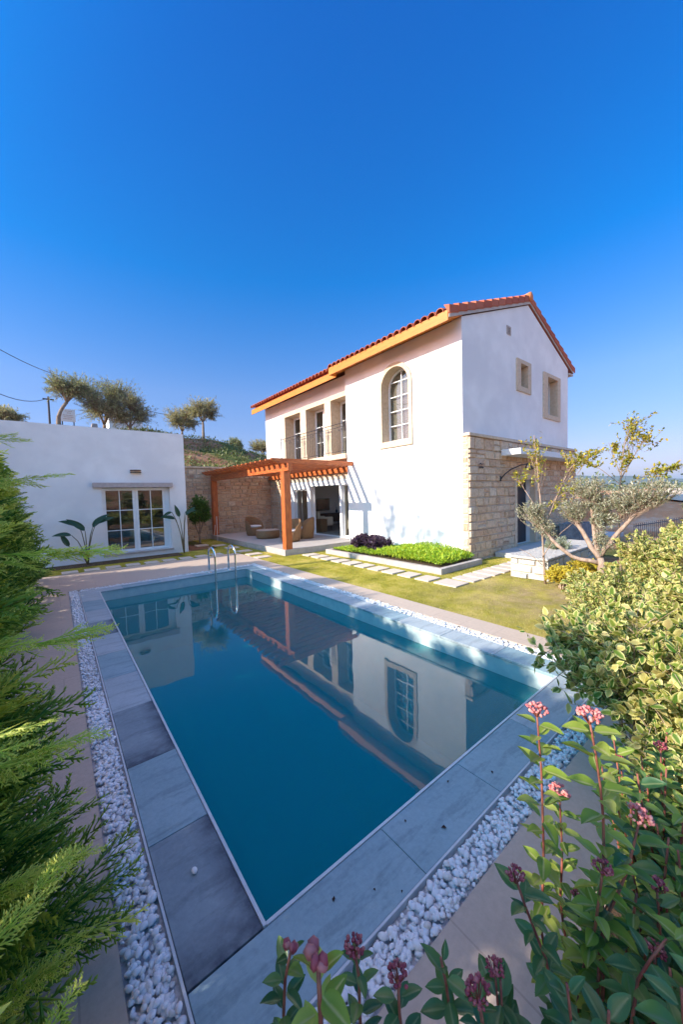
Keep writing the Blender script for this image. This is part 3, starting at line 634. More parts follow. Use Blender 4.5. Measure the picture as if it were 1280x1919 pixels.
# gable windows
for i, (a, b, c_, d_) in enumerate(gw):
    mb = MB(); panel(mb, 'y', YG-.045, YG+.29, a-.24 if i == 0 else a-.33, b+.20 if i == 0 else b+.25, c_-.15, d_+.12, [(a, b, c_, d_)]); s_ = mb.build('window_surround', m_trim, house, bevel=.006)
    bl_ = MB(); box(bl_, a+.001, b-.001, YG+.285, YG+.30, c_+.001, d_-.001); bl_.build('blind', mat('beige_blind', (.50, .42, .36), (.56, .48, .42), ns=2, rough=.9), house)
    glazed('window', house, 'y', YG+.22, a+.001, b-.001, c_+.001, d_-.001, 1, 1, .045)
mb = MB(); panel(mb, 'y', YG-.02, YG-.001, 9.72, 9.96, 6.22, 6.46, [(9.75, 9.93, 6.25+.045*k, 6.25+.045*k+.022) for k in range(4)]); mb.build('vent_grille', m_kerb, house)
mb = MB(); box(mb, 9.75, 9.93, YG-.004, YG-.0005, 6.25, 6.43); mb.build('vent_back', m_dark, house)
# upper balcony doors in stone surround
mb = MB(); panel(mb, 'x', XR-.045, XR-.001, 8.295, 13.12, 3.20, 5.46, [(8.30, 9.50, 3.22, 5.30), (9.90, 11.21, 3.22, 5.30), (11.64, 12.94, 3.22, 5.30)])
for a, b, c_, d_ in upper: panel(mb, 'x', XR+.0, XR+.50, a-.03, b+.03, c_-.02, d_+.03, [(a+.004, b-.004, c_+.004, d_-.004)])
mb.build('balcony_surround', m_trim, house)
for a, b, c_, d_ in upper:
    w_ = (b-a)/2
    for k in range(2): glazed('balcony_door', house, 'x', XR+.42, a+.005+k*w_, a+w_*(k+1)-.005, 3.226, 5.294, 1, 3, .085)
mb = MB(); box(mb, XR+.60, XR+.62, 8.2, 9.2, 3.1, 5.5); mb.build('curtain', m_lightcurtain, house)
mb = MB(); box(mb, XR+.60, XR+.62, 9.8, 10.6, 3.1, 5.5); mb.build('curtain', m_lightcurtain, house)
mb = MB(); box(mb, XR+.60, XR+.62, 11.5, 12.6, 3.1, 5.5); mb.build('curtain', m_lightcurtain, house)
mb = MB(); box(mb, 7.36, XR-.046, 8.293, 13.0, 3.02, 3.20); mb.build('balcony_slab', m_trim, house, bevel=.01)
# wrought iron balustrade
rail = MB()
XB = 7.43
for (zz, r_) in ((4.28, .014), (4.16, .009), (3.30, .011)): tube(rail, [(XB, 8.30, zz), (XB, 12.86, zz)], r_, 6)
tube(rail, [(XB, 12.86, 4.28), (XR-.05, 12.86, 4.28)], .012, 6); tube(rail, [(XB, 12.86, 3.30), (XR-.05, 12.86, 3.30)], .01, 6)
rl = rail.build('balustrade', m_iron, house)
mb = MB()
for yy in (12.86, 11.45, 9.78, 8.33):
    mb = MB(); tube(mb, [(XB, yy, 3.20), (XB, yy, 4.40)], .018, 6); lathe(mb, (XB, yy, 4.40), [(0, .06), (.025, .03), (0, 0)], 8)
    mb.build('newel', m_iron, rl)
mb = MB(); yy = 8.42
while yy < 12.8:
    tube(mb, [(XB, yy, 3.30), (XB-.02, yy, 3.5), (XB, yy, 4.16)], .0075, 5); yy += .118
mb.build('bar', m_iron, rl)
for yc in (9.78, 11.45, 8.6, 9.2, 10.4, 12.1):
    mb = MB()
    for s_ in (-1, 1): tube(mb, [(XB-.004, yc+s_*(.03+.045*(1-math.cos(t))*(1-t/9)), 4.05+.07*math.sin(t)*(1-t/9)) for t in np.linspace(0, 6.0, 12)], .008, 5)
    mb.build('scroll', m_iron, rl)
# ground floor glazing under the pergola
mb = MB(); panel(mb, 'x', XR-.035, XR+.2, 8.323, 12.83, .152, 2.33, [(11.32, 12.33, .22, 2.03), (9.12, 11.06, .175, 2.13), (8.38, 8.98, .2, 2.13)]); mb.build('door_frame', m_pvc, house)
glazed('window', house, 'x', XR+.05, 11.321, 12.329, .221, 2.029, 1, 1, .05)
glazed('sliding_door', house, 'x', XR+.05, 8.381, 8.979, .201, 2.129, 1, 1, .04)
glazed('sliding_door', house, 'x', XR+.12, 11.00, 12.0, .18, 2.125, 1, 1, .05)
mb = MB()
for k in range(10): tube(mb, [(XR+.40+.02*(k % 2), 8.62+k*.05, .19), (XR+.40+.02*(k % 2), 8.62+k*.05, 2.6)], .034, 6)
mb.build('curtain', m_curtain, house)
mb = MB(); box(mb, XR+.5, XR+.52, 11.5, 12.6, .18, 2.6); mb.build('curtain', m_greycurtain, house)
# door canopy, wall lamp and small box
mb = MB(); box(mb, 9.0, 14.2, YG-.72, YG-.19, 2.70, 2.86); mb.build('door_canopy', m_awning, house, bevel=.01)
mb = MB(); tube(mb, [(8.93, YG-.21, 2.06), (8.96, YG-.32, 2.20), (9.05, YG-.45, 2.32), (9.25, YG-.6, 2.42), (9.5, YG-.7, 2.46)], .017, 8); tube(mb, [(8.93, YG-.2, 2.0), (8.93, YG-.2, 2.14)], .03, 8); tube(mb, [(9.5, YG-.7, 2.46), (9.52, YG-.7, 2.30)], [.05, .12], 12)
mb.build('lamp_arm', m_iron, house, smooth=True)

# furniture seen through the open door
mb = MB(); box(mb, 9.98, 11.12, 14.29, 14.335, .93, 1.58); tag(mb.build('television', m_tv, bevel=.008), 'black flat television on the living room wall', 'television')
sb = thing('sideboard', (10.7, 14.1, .17), 'dark brown sideboard below the television', 'sideboard')
mb = MB(); box(mb, 9.85, 11.75, 13.9, 14.32, .32, .78); mb.build('cabinet', m_dwood, sb, bevel=.01)
for a, b in ((9.9, 13.94), (11.65, 13.94), (9.9, 14.25), (11.65, 14.25)): m_ = MB(); box(m_, a, a+.05, b, b+.05, .17, .32); m_.build('leg', m_dwood, sb)
for a in (9.87, 10.5, 11.13): m_ = MB(); box(m_, a, a+.6, 13.885, 13.9, .34, .76); m_.build('drawer', m_dwood, sb, bevel=.004)
mb = MB(); lathe(mb, (11.45, 14.1, .782), [(0, 0), (.05, 0), (.075, .10), (.03, .2), (.02, .26), (.035, .30)], 16)
for k in range(5): tube(mb, [(11.45, 14.1, 1.05), (11.45+.05*math.cos(k*1.3), 14.1+.04*math.sin(k*1.3), 1.2), (11.45+.12*math.cos(k*1.3), 14.1, 1.3+.02*k)], .005, 4)
tag(mb.build('vase', m_dark, smooth=True), 'slim black vase with twigs on the sideboard', 'vase')
def armchair(loc, rz, label):
    t = thing('armchair', (0, 0, 0), label, 'armchair', 'upholstered armchairs in the living room')
    mb = MB(); box(mb, -.34, .34, -.34, .30, .22, .44); mb.build('seat', m_cream, t, bevel=.05)
    mb = MB(); box(mb, -.36, .36, .26, .42, .25, .88); mb.build('backrest', m_cream, t, bevel=.06)
    for s_ in (-1, 1):
        mb = MB(); box(mb, s_*.40-.06, s_*.40+.06, -.32, .36, .22, .62); mb.build('armrest', m_cream, t, bevel=.05)
        for q in (-.28, .28): mb = MB(); tube(mb, [(s_*.32, q, 0), (s_*.32, q, .23)], .02, 8); mb.build('leg', m_dwood, t)
    t.location = loc; t.rotation_euler = (0, 0, rz); return t
armchair((8.75, 9.75, .17), -1.9, 'pale armchair at the right inside the open living room door')
armchair((8.9, 11.9, .17), 1.4, 'pale armchair at the left behind the outdoor wicker chairs')
tb = thing('wicker_side_table', (8.45, 11.35, .17), 'tall honey wicker box table just inside the open door', 'side table')
mb = MB(); box(mb, 8.27, 8.63, 11.17, 11.53, .17, .70); mb.build('body', m_wicker, tb, bevel=.02)
mb = MB(); box(mb, 8.25, 8.65, 11.15, 11.55, .701, .725); mb.build('top', m_wicker, tb, bevel=.008)

# ---------------------------------------------------------------- pergola
pg = thing('pergola', (5.9, 11.2, .15), 'red brown timber pergola over the terrace with closely spaced rafters', 'pergola')
for (yy) in (8.12, 14.32):
    mb = MB(); box(mb, 4.74, 4.96, yy-.11, yy+.11, .15, 2.50); mb.build('post', m_woodz, pg, bevel=.008)
mb = MB(); box(mb, 4.78, 4.92, 7.82, 14.50, 2.503, 2.73); mb.build('side_beam', m_woody, pg, bevel=.006)
mb = MB(); box(mb, 7.58, XR-.05, 8.32, 14.5, 2.56, 2.73); mb.build('wall_beam', m_woody, pg, bevel=.006)
yy = 8.02; k = 0
while yy < 14.5:
    x1 = 7.44 if yy < 8.27 else XR-.052
    mb = MB(); prism(mb, [(4.33, 2.86), (4.33, 2.83), (4.50, 2.733), (x1, 2.733), (x1, 2.875), (4.33, 2.875)], 'y', yy-.045, yy+.045)
    mb.build('rafter', m_woodx, pg, bevel=.004); yy += .3455; k += 1
mb = MB(); tube(mb, [(4.66, 14.0, .15), (4.66, 13.86, .62)], .012, 6); tube(mb, [(4.62, 13.5, -.02), (4.62, 13.5, 1.0)], .014, 6)
tag(mb.build('garden_stake', mat('white_stake', (.75, .7, .68), rough=.5)), 'slim white stake standing by the rear pergola post', 'stake')

# wicker lounge set
def wicker_chair(loc, rz, label):
    t = thing('wicker_chair', (0, 0, 0), label, 'chair', 'round wicker tub chairs on the terrace')
    mb = MB(); lathe(mb, (0, 0, 0), [(.0, .0), (.31, .0), (.35, .10), (.36, .25), (.33, .34), (.0, .34)], 28); mb.build('base', m_wicker, t, smooth=True)
    mb = MB(); V = []; F = []; n = 26
    for i in range(n+1):
        a = R_(-25)+R_(230)*i/n; h = .36+.42*max(0, math.sin(math.pi*i/n))**.55
        for (r_, z) in ((.345, .10), (.375, .30), (.385, h-.03), (.365, h+.01), (.335, h-.02), (.325, .33)): V.append((r_*math.cos(a), r_*math.sin(a), z))
    for i in range(n):
        for q in range(5): F.append((i*6+q, (i+1)*6+q, (i+1)*6+q+1, i*6+q+1))
    mb.add(V, F).build('backrest', m_wicker, t, smooth=True)
    mb = MB(); lathe(mb, (0, 0, .342), [(0, .075), (.25, .075), (.29, .05), (.29, .015), (.25, 0), (0, 0)], 28); mb.build('cushion', m_cushion, t, smooth=True)
    t.location = loc; t.rotation_euler = (0, 0, rz)
wicker_chair((5.95, 12.75, .152), 0.3, 'round wicker tub chair with white cushion against the rear stone wall')
wicker_chair((5.92, 9.72, .152), -1.3, 'wicker tub chair right beside the front pergola post, seen from behind')
wicker_chair((6.75, 10.1, .152), -2.0, 'wicker tub chair with white cushion before the glass doors')
ct = thing('coffee_table', (5.85, 11.35, .152), 'low round wicker coffee table behind the front pergola post', 'coffee table')
mb = MB(); lathe(mb, (5.85, 11.35, .152), [(.0, 0), (.42, 0), (.47, .10), (.47, .22), (.44, .30), (0, .30)], 32); mb.build('body', m_wicker, ct, smooth=True)
mb = MB(); lathe(mb, (5.85, 11.35, .453), [(0, .018), (.45, .018), (.45, 0), (0, 0)], 32); mb.build('top', mat('pale_table_top', (.52, .42, .34), rough=.4), ct)

# ---------------------------------------------------------------- annex, boundary wall
ax = thing('annex', (0, 13.5, 0), 'single storey white annex with glazed garden doors left of the terrace', 'building')
mb = MB(); panel(mb, 'y', 11.34, 11.60, -7.5, 2.86, -.1, 3.91, [(.50, 2.36, .16, 2.15)]); panel(mb, 'x', 2.86, 2.60, 11.60, 16.2, -.1, 3.91); panel(mb, 'x', -7.5, -7.24, 11.60, 16.2, -.1, 3.91)
panel(mb, 'y', 16.2, 15.94, -7.24, 2.60, -.1, 3.91); box(mb, -7.24, 2.60, 11.60, 15.94, 3.6, 3.75); mb.build('wall', m_stucco, ax)
mb = MB(); box(mb, .28, 2.44, 11.23, 11.339, 2.152, 2.30); mb.build('lintel', m_lintel, ax, bevel=.012)
mb = MB(); box(mb, .46, 2.40, 11.30, 11.339, .10, .158); mb.build('sill', m_kerb, ax)
for k in range(2): glazed('garden_door', ax, 'y', 11.50, .53+k*.86, 1.385+k*.86, .17, 2.14, 2, 3, .075, .022)
mb = MB(); box(mb, .502, .529, 11.48, 11.56, .165, 2.145); box(mb, 2.246, 2.358, 11.48, 11.56, .165, 2.145); mb.build('door_frame', m_pvc, ax)
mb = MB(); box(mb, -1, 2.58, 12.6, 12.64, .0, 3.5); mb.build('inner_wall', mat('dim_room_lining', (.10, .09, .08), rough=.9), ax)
lm = thing('wall_lamp', (1.41, 11.3, 2.64), 'small bronze half-round lamp on the annex wall above the doors', 'lamp')
mb = MB(); lathe(mb, (1.41, 11.335, 2.60), [(.15, 0), (.155, .02), (.15, .035)], 20, math.pi, 2*math.pi); lathe(mb, (1.41, 11.335, 2.66), [(.15, 0), (.155, .02), (.15, .035)], 20, math.pi, 2*math.pi); mb.build('bracket', m_bronze, lm)
mb = MB(); lathe(mb, (1.41, 11.335, 2.61), [(0, 0), (.135, 0), (.135, .075), (0, .075)], 20, math.pi, 2*math.pi); mb.build('lamp_shade', m_lampglass, lm)

bw = thing('boundary_wall', (5.3, 14.6, 0), 'tall honey stone wall behind the terrace with a pale coping', 'wall')
mb = MB(); box(mb, 2.865, 7.74, 14.56, 14.70, -.1, 3.06); mb.build('core', m_mortar, bw)
mb = MB(); stones(mb, 'y', 14.559, -1, 2.87, 7.70, -.05, 3.06, [], 21); mb.build('stone_facing', m_stone, bw)
mb = MB(); box(mb, 2.865, 7.74, 14.48, 14.78, 3.062, 3.14); mb.build('coping', m_trim, bw, bevel=.01)

# planter bed against the villa
pl = thing('planter_bed', (6.6, 5.4, 0), 'long low white-edged planting bed along the villa wall', 'planter')
mb = MB(); box(mb, 5.78, 5.90, 3.26, 7.45, -.03, .105); box(mb, 5.90, 7.43, 3.26, 3.38, -.03, .105); box(mb, 5.90, 7.44, 7.33, 7.45, -.03, .105); mb.build('kerb', m_kerb, pl, bevel=.006)
mb = MB(); box(mb, 5.901, 7.44, 3.381, 7.329, -.03, .08); mb.build('soil', m_soil, pl)

# stepping stones
def stepstone(x0, x1, y0, y1, label):
    mb = MB(); cx_, cy_ = (x0+x1)/2, (y0+y1)/2; a = rng.normal(0, .02); c, s = math.cos(a), math.sin(a)
    pts = [(x0-cx_, y0-cy_), (x1-cx_, y0-cy_), (x1-cx_, y1-cy_), (x0-cx_, y1-cy_)]
    prism(mb, [(cx_+c*p_[0]-s*p_[1], cy_+s*p_[0]+c*p_[1]) for p_ in pts], 'z', -.04, .006+rng.uniform(-.003, .003))
    tag(mb.build('stepping_stone', m_step, bevel=.006), label, 'stepping stone', 'stepping stones set in the lawn')
ordn = ['first', 'second', 'third', 'fourth', 'fifth', 'sixth', 'seventh', 'eighth', 'ninth', 'tenth', 'eleventh', 'twelfth']
stepstone(5.10, 5.54, 2.46, 2.96, 'large cream stepping stone at the corner where both rows meet')
for k in range(10): stepstone(5.09, 5.50, 3.08+k*.475, 3.43+k*.475, 'cream stepping stone beside the long planter, %s from the corner stone' % ordn[k])
for k in range(8): stepstone(5.66+k*.385, 5.95+k*.385, 2.44-.01*k, 2.92, 'cream stepping stone towards the gable door, %s from the corner stone' % ordn[k])
for k in range(9): stepstone(-.55+k*.46, -.55+k*.46+.33, 9.68, 10.05, 'cream stepping stone along the annex front, %s from the conifer side' % ordn[k])
for i, (x, y) in enumerate([(3.65, 12.5), (4.1, 11.9), (4.2, 10.9), (4.2, 9.85), (4.15, 9.0), (4.1, 8.3)]): stepstone(x-.22, x+.22, y-.17, y+.17, 'cream stepping stone left of the terrace kerb, %s from the stone wall' % ordn[i])

# low stone wall / raised bed by the front path
rw = thing('low_stone_wall', (9, 2.2, 0), 'low wall of rough whitish stone with a flat sandy top beside the path', 'wall')
mb = MB(); box(mb, 6.72, 9.9, 1.55, 2.22, -.05, .36); mb.build('core', m_mortar, rw)
mb = MB(); stones(mb, 'y', 1.549, -1, 6.70, 9.9, -.04, .37, [], 31, hr=(.11, .22), lr=(.15, .4), dr=(.03, .07)); stones(mb, 'x', 6.719, -1, 1.52, 2.22, -.04, .37, [], 32, hr=(.11, .22), dr=(.03, .06)); mb.build('stone_facing', m_rough, rw)
mb = MB(); box(mb, 6.66, 9.92, 1.49, 2.25, .372, .42); mb.build('cap', m_rough, rw, bevel=.015)
# stone trough by the gable and iron fence further out
tr_ = thing('stone_trough', (12.9, 3.0, .1), 'dark grey stone trough beside the gable wall', 'trough')
mb = MB(); panel(mb, 'z', .1, .62, 12.3, 13.5, 2.7, 3.3, [(12.38, 13.42, 2.78, 3.22)]); box(mb, 12.38, 13.42, 2.78, 3.22, .1, .3); mb.build('basin', mat('grey_rough_stone', (.16, .17, .2), (.26, .27, .3), ns=9, rough=.95, bump=1, bs=20, bumpd=.03), tr_, bevel=.01)
fe = thing('iron_fence', (12.5, 1.4, 0), 'low grey iron railing behind the bonsai olive', 'fence')
mb = MB()
for zz in (.15, .74): tube(mb, [(11.0, 1.1, zz), (14.5, .6, zz)], .012, 6)
mb.build('rail', m_iron, fe)
mb = MB()
for k in range(28): t = k/27; tube(mb, [(11+3.5*t, 1.1-.5*t, .0), (11+3.5*t, 1.1-.5*t, .80)], .007, 5)
mb.build('bar', m_iron, fe)

# ---------------------------------------------------------------- vegetation
def leafT(w=.32, fold=.10, bend=.12, ns=3, wave=0):
    """folded ovate leaf, unit length along +Y; attribute 0 midrib .. 1 margin"""
    ys_ = np.linspace(0, 1, ns+2); V = [(0, 0, 0)]; A = [0.0]; F3 = []; F4 = []
    for y in ys_[1:-1]:
        ww = w*max(0, math.sin(math.pi*y**.8))**.8; z = -bend*y*y; wv = wave*math.sin(y*9)
        V += [(-ww, y, z+fold*ww/w*.6+wv), (0, y, z-fold*.4), (ww, y, z+fold*ww/w*.6-wv)]; A += [1, 0, 1]
    V.append((0, 1, -bend*1.1)); A.append(.9); t = len(V)-1
    F3 += [(0, 2, 1), (0, 3, 2)]
    for k in range(ns-1):
        a = 1+3*k; b = a+3; F4 += [(a, a+1, b+1, b), (a+1, a+2, b+2, b+1)]
    a = 1+3*(ns-1); F3 += [(a, a+1, t), (a+1, a+2, t)]
    return (np.array(V), [np.array(F3)]+([np.array(F4)] if F4 else []), np.array(A, float))
L_small = leafT(.22, .05, .05, 1); L_mid = leafT(.30, .08, .10, 2); L_big = leafT(.26, .14, .20, 6, .02); L_olive = leafT(.12, .03, .05, 1)
def rvec(r, n): q = r.normal(size=(n, 3)); return q/np.linalg.norm(q, axis=1)[:, None]

def plant(name, loc, label, cat, limbs, clumps, leaf, lmat, bmat, size, ntw, nlf, seed, group=None, up=.5, twr=.006, shell=.45, twig_mat=None, crown='crown', trunk='trunk', fill=.0, seg=7, jit=.12):
    r = np.random.default_rng(seed); t = thing(name, loc, label, cat, group)
    if limbs:
        mb = MB()
        for pts, r0, r1 in limbs:
            P = np.array(pts, float); 
            if len(P) > 2:
                tt = np.linspace(0, len(P)-1, (len(P)-1)*3+1); Q = np.stack([np.interp(tt, range(len(P)), P[:, k]) for k in range(3)], 1)
                Q[1:-1] = (Q[:-2]+2*Q[1:-1]+Q[2:])/4 + r.normal(0, r0*.12, (len(Q)-2, 3)); P = Q
            tube(mb, P, np.linspace(r0, r1, len(P))*(1+r.normal(0, .05, len(P))), seg)
        mb.build(trunk, bmat, t, smooth=True)
    lv = MB(); tw = MB()
    for c in clumps:
        cc = np.array(c[:3]); rr_ = np.array(c[3:6]); li = int(c[6]); wgt = c[7] if len(c) > 7 else 1
        rr_ = rr_*(1.35 if name == 'young_tree' else 1)
        base = np.array(limbs[li][0], float) if limbs and li >= 0 else None
        for _ in range(int(ntw*wgt)):
            d = rvec(r, 1)[0]; d[2] = d[2] if r.random() < .7 else abs(d[2])
            e = cc + d*rr_*(shell+(1-shell)*r.random())
            if base is not None:
                tt = r.uniform(.45, 1)*(len(base)-1); k = int(min(tt, len(base)-2)); s = base[k]+(base[k+1]-base[k])*(tt-k)
                s = s*.55+(.45*(cc-rr_*np.array([0, 0, .6])+r.normal(0, .2, 3)*rr_)) if np.linalg.norm(s-cc) > 1.2*max(rr_) else s
            else: s = cc-rr_*np.array([0, 0, .9])+r.normal(0, .25, 3)*rr_
            mid = (s+e)/2+r.normal(0, jit, 3)*np.linalg.norm(e-s)
            tt = np.linspace(0, 1, 6)[:, None]; C = (1-tt)**2*s+2*tt*(1-tt)*mid+tt*tt*e
            tube(tw, C, np.linspace(twr, twr*.35, 6), 3, cap=False)
            q = r.uniform(fill if fill else .35, 1, nlf)[:, None]; P = (1-q)**2*s+2*q*(1-q)*mid+q*q*e
            T_ = (e-mid)/(np.linalg.norm(e-mid)+1e-6)
            D = T_[None]*.7+rvec(r, nlf)*.9+np.array([0, 0, up*.4]); Nn = rvec(r, nlf)*.8+np.array([0, 0, 1.0])
            sz = size*r.uniform(.6, 1.15, nlf); inst(lv, leaf, frames(D, Nn, sz), P+rvec(r, nlf)*size*.15)
    tw.build('twigs', twig_mat or bmat, t, smooth=True); lv.build(crown, lmat, t, smooth=True)
    return t

# conifers: flat feathery sprays
def spray(r, L=.34, dens=1.0, thick=.0036):
    mb = MB(); 
    def cone(a, b, w, e0, e1):
        d = b-a; l = np.linalg.norm(d); d = d/l; x = np.cross(d, [0, 0, 1]); x /= np.linalg.norm(x)+1e-9; z = np.cross(x, d)
        m_ = a+(b-a)*.45
        V = [a+x*w*.5, a-x*w*.5, a+z*w*.5, m_+x*w, m_-x*w, m_+z*w*.9, b]
        mb.add(V, [(0, 1, 4, 3), (1, 2, 5, 4), (2, 0, 3, 5), (3, 4, 6), (4, 5, 6), (5, 3, 6)], [e0, e0, e0, (e0+e1)/2, (e0+e1)/2, (e0+e1)/2, e1])
    cone(np.zeros(3), np.array([0, L, 0]), thick*1.6, 0, 1)
    n = int(15*dens)
    for i in range(n):
        y = L*(.08+.88*i/n); s = 1 if i % 2 else -1; l = L*.52*(1-y/L*.72)*r.uniform(.7, 1.15); a = R_(r.uniform(30, 46))
        b0 = np.array([0, y, -.06*L*(y/L)**2]); d = np.array([s*math.sin(a), math.cos(a), r.normal(0, .16)-.10]); b1 = b0+d*l
        cone(b0, b1, thick*1.15, y/L*.6, min(1, y/L*.6+.45))
        m = int(7*dens)
        for k in range(m):
            f = .15+.8*k/m; c0 = b0+(b1-b0)*f; s2 = 1 if k % 2 else -1; a2 = a*s+s2*R_(r.uniform(26, 40)); ll = l*.42*(1-f*.6)*r.uniform(.7, 1.2)
            cone(c0, c0+np.array([math.sin(a2), math.cos(a2), r.normal(0, .2)-.05])*ll, thick, min(1, y/L*.6+.4*f), 1)
    V = np.concatenate(mb.V); A = np.concatenate(mb.A)
    f4 = np.concatenate([q for q in mb.F if q.shape[1] == 4]); f3 = np.concatenate([q for q in mb.F if q.shape[1] == 3])
    return (V, [f4, f3], A)
_rs = np.random.default_rng(5)
SPR = [spray(_rs) for _ in range(4)]; SPRc = [spray(_rs, dens=.6, thick=.0075) for _ in range(3)]
m_con2 = leafmat('conifer_lit_toned_sprays', [(.38, .58, .05), (.50, .68, .07), (.62, .72, .10)], edge=(.88, .86, .22), edge_lo=.25, edge_hi=1.0, trans=.5, rough=.5)  # sunlight put into the colour: brighter copy of the conifer foliage
m_con = leafmat('conifer_scale_foliage', [(.05, .19, .03), (.09, .26, .035), (.16, .36, .05)], edge=(.58, .66, .09), edge_lo=.5, edge_hi=1.1, trans=.45, rough=.5)  # darker copy: interior shade put into the base tones, tips paler
def conifer(loc, H, Rb, n, seed, label, tmpl, grp, long_=()):
    r = np.random.default_rng(seed); t = thing('conifer', loc, label, 'conifer', grp); x, y, z = loc
    mb = MB(); tube(mb, [(x, y, z-.05), (x+.02, y, z+H*.5), (x, y+.02, z+H*.96)], [.05, .035, .008], 8)
    for k in range(70):
        h = r.uniform(.05, .9)*H; a = r.uniform(0, 6.28); R__ = Rb*(1-(h/H)**1.6)*.8+.03; tube(mb, [(x, y, z+h), (x+math.cos(a)*R__*.5, y+math.sin(a)*R__*.5, z+h+.10), (x+math.cos(a)*R__, y+math.sin(a)*R__, z+h+.22*R__/Rb)], [.010, .007, .003], 4, cap=False)
    mb.build('trunk', m_bark, t, smooth=True)
    h = H*r.random(n)**.85; a = r.uniform(0, 6.28, n); Rr = Rb*np.clip(1-(h/H)**1.7, .05, 1)*(1+.16*np.sin(a*3+h*7)+.1*np.sin(a*7-h*11))*r.uniform(.45, .92, n)
    P = np.stack([x+np.cos(a)*Rr, y+np.sin(a)*Rr, z+h], 1); out_ = np.stack([np.cos(a), np.sin(a), np.zeros(n)], 1)
    D = out_*r.uniform(.6, 1, n)[:, None]+np.array([0, 0, 1])*r.uniform(.1, .9, n)[:, None]+r.normal(0, .25, (n, 3))
    Nn = np.array([0, 0, 1.0])+out_*-.3+r.normal(0, .5, (n, 3)); s = r.uniform(.7, 1.35, n)*(.75+.25*Rb/.6)
    if len(long_):
        lp = np.array([q[0] for q in long_]); ld = np.array([q[1] for q in long_], float); ls = np.array([q[2] for q in long_])
        P = np.concatenate([P, lp]); D = np.concatenate([D, ld]); Nn = np.concatenate([Nn, np.tile([0, 0, 1.0], (len(lp), 1))+r.normal(0, .3, (len(lp), 3))]); s = np.concatenate([s, ls])
    idx = r.integers(0, len(tmpl), len(P)); Ms = frames(D, Nn, s); lit_toned = (np.arange(len(P)) >= n) | (r.random(len(P)) < .12+.45*np.clip((P[:, 2]-z)/H-.45, 0, 1)*2)  # painted sunlit tone goes to long shoots and mostly upper sprays
    for part, mm_, sel in (('foliage', m_con, ~lit_toned), ('lit_toned_sprays', m_con2, lit_toned)):
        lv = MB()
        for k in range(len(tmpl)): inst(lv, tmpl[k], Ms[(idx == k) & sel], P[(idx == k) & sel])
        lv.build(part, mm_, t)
    return t
def shoot(a, b, n=7, s0=.6, seed=0):
    r = np.random.default_rng(seed); a = np.array(a); b = np.array(b); d = (b-a)/np.linalg.norm(b-a); o = []
    for i in range(n):
        f = i/(n-1); o.append((a+(b-a)*f*.8+r.normal(0, .01, 3), d*1.0+r.normal(0, .28*(1-f)+.03, 3), s0*(1-.35*f)*r.uniform(.75, 1.1)))
    return o
LS = (shoot((-.95, .30, 1.60), (-.41, .05, 1.60), 12, .62, 1)+shoot((-.95, .2, 1.30), (-.47, .0, 1.36), 12, .62, 2)+shoot((-1.0, .3, 1.93), (-.66, .35, 1.98), 5, .5, 3)
      +shoot((-.9, .1, 1.02), (-.52, -.1, 1.10), 10, .6, 4)+shoot((-.9, .2, 1.8), (-.55, .3, 1.86), 6, .5, 5)+shoot((-.95, 0, .72), (-.56, -.15, .82), 10, .6, 6)+shoot((-.95, .0, .42), (-.60, -.1, .52), 9, .6, 8))
conifer((-1.17, .35, 0), 2.12, .45, 1150, 3, 'bushy bright green conifer at the left edge beside the paving', SPR, 'row of conifers along the pool side', LS)
LS2 = shoot((-.80, -.62, 1.40), (-.60, -.62, 1.42), 5, .35, 11)+shoot((-.85, -.7, 1.1), (-.58, -.55, 1.16), 6, .4, 12)+shoot((-.85, -.75, .85), (-.60, -.6, .95), 6, .4, 13)
conifer((-1.20, -.72, 0), 1.55, .36, 620, 4, 'feathery conifer closest to the viewer at the lower left edge', SPR, 'row of conifers along the pool side', LS2)
con_c = conifer((-1.62, 1.75, 0), 2.05, .58, 900, 6, 'conifer hidden just behind the bright one at the left edge', SPRc, 'row of conifers along the pool side')
for i, (x, y, s_, rz, lb) in enumerate([(-1.70, 3.15, .98, 1.0, 'third'), (-1.72, 4.65, 1.12, 2.2, 'fourth'), (-1.66, 6.0, 1.20, 3.1, 'fifth'), (-1.70, 7.4, 1.25, 4.0, 'sixth'), (-1.75, 8.8, 1.2, 5.1, 'last'), (-2.0, 1.10, 1.0, 2.9, 'as added shade in the second rank, nearest'), (-2.1, 2.45, 1.05, .4, 'as added shade in the second rank, first'), (-2.15, 3.9, 1.15, 1.4, 'as added shade in the second rank, second'), (-2.1, 5.3, 1.2, 2.6, 'as added shade in the second rank, third')]):
    c_ = copy_tree(con_c); c_.location = (x, y, 0); c_.scale = (s_, s_, s_); c_.rotation_euler = (0, 0, rz); c_['label'] = 'conifer standing %s along the left hedge row' % lb  # second-rank conifers are unseen additions that block sun gaps

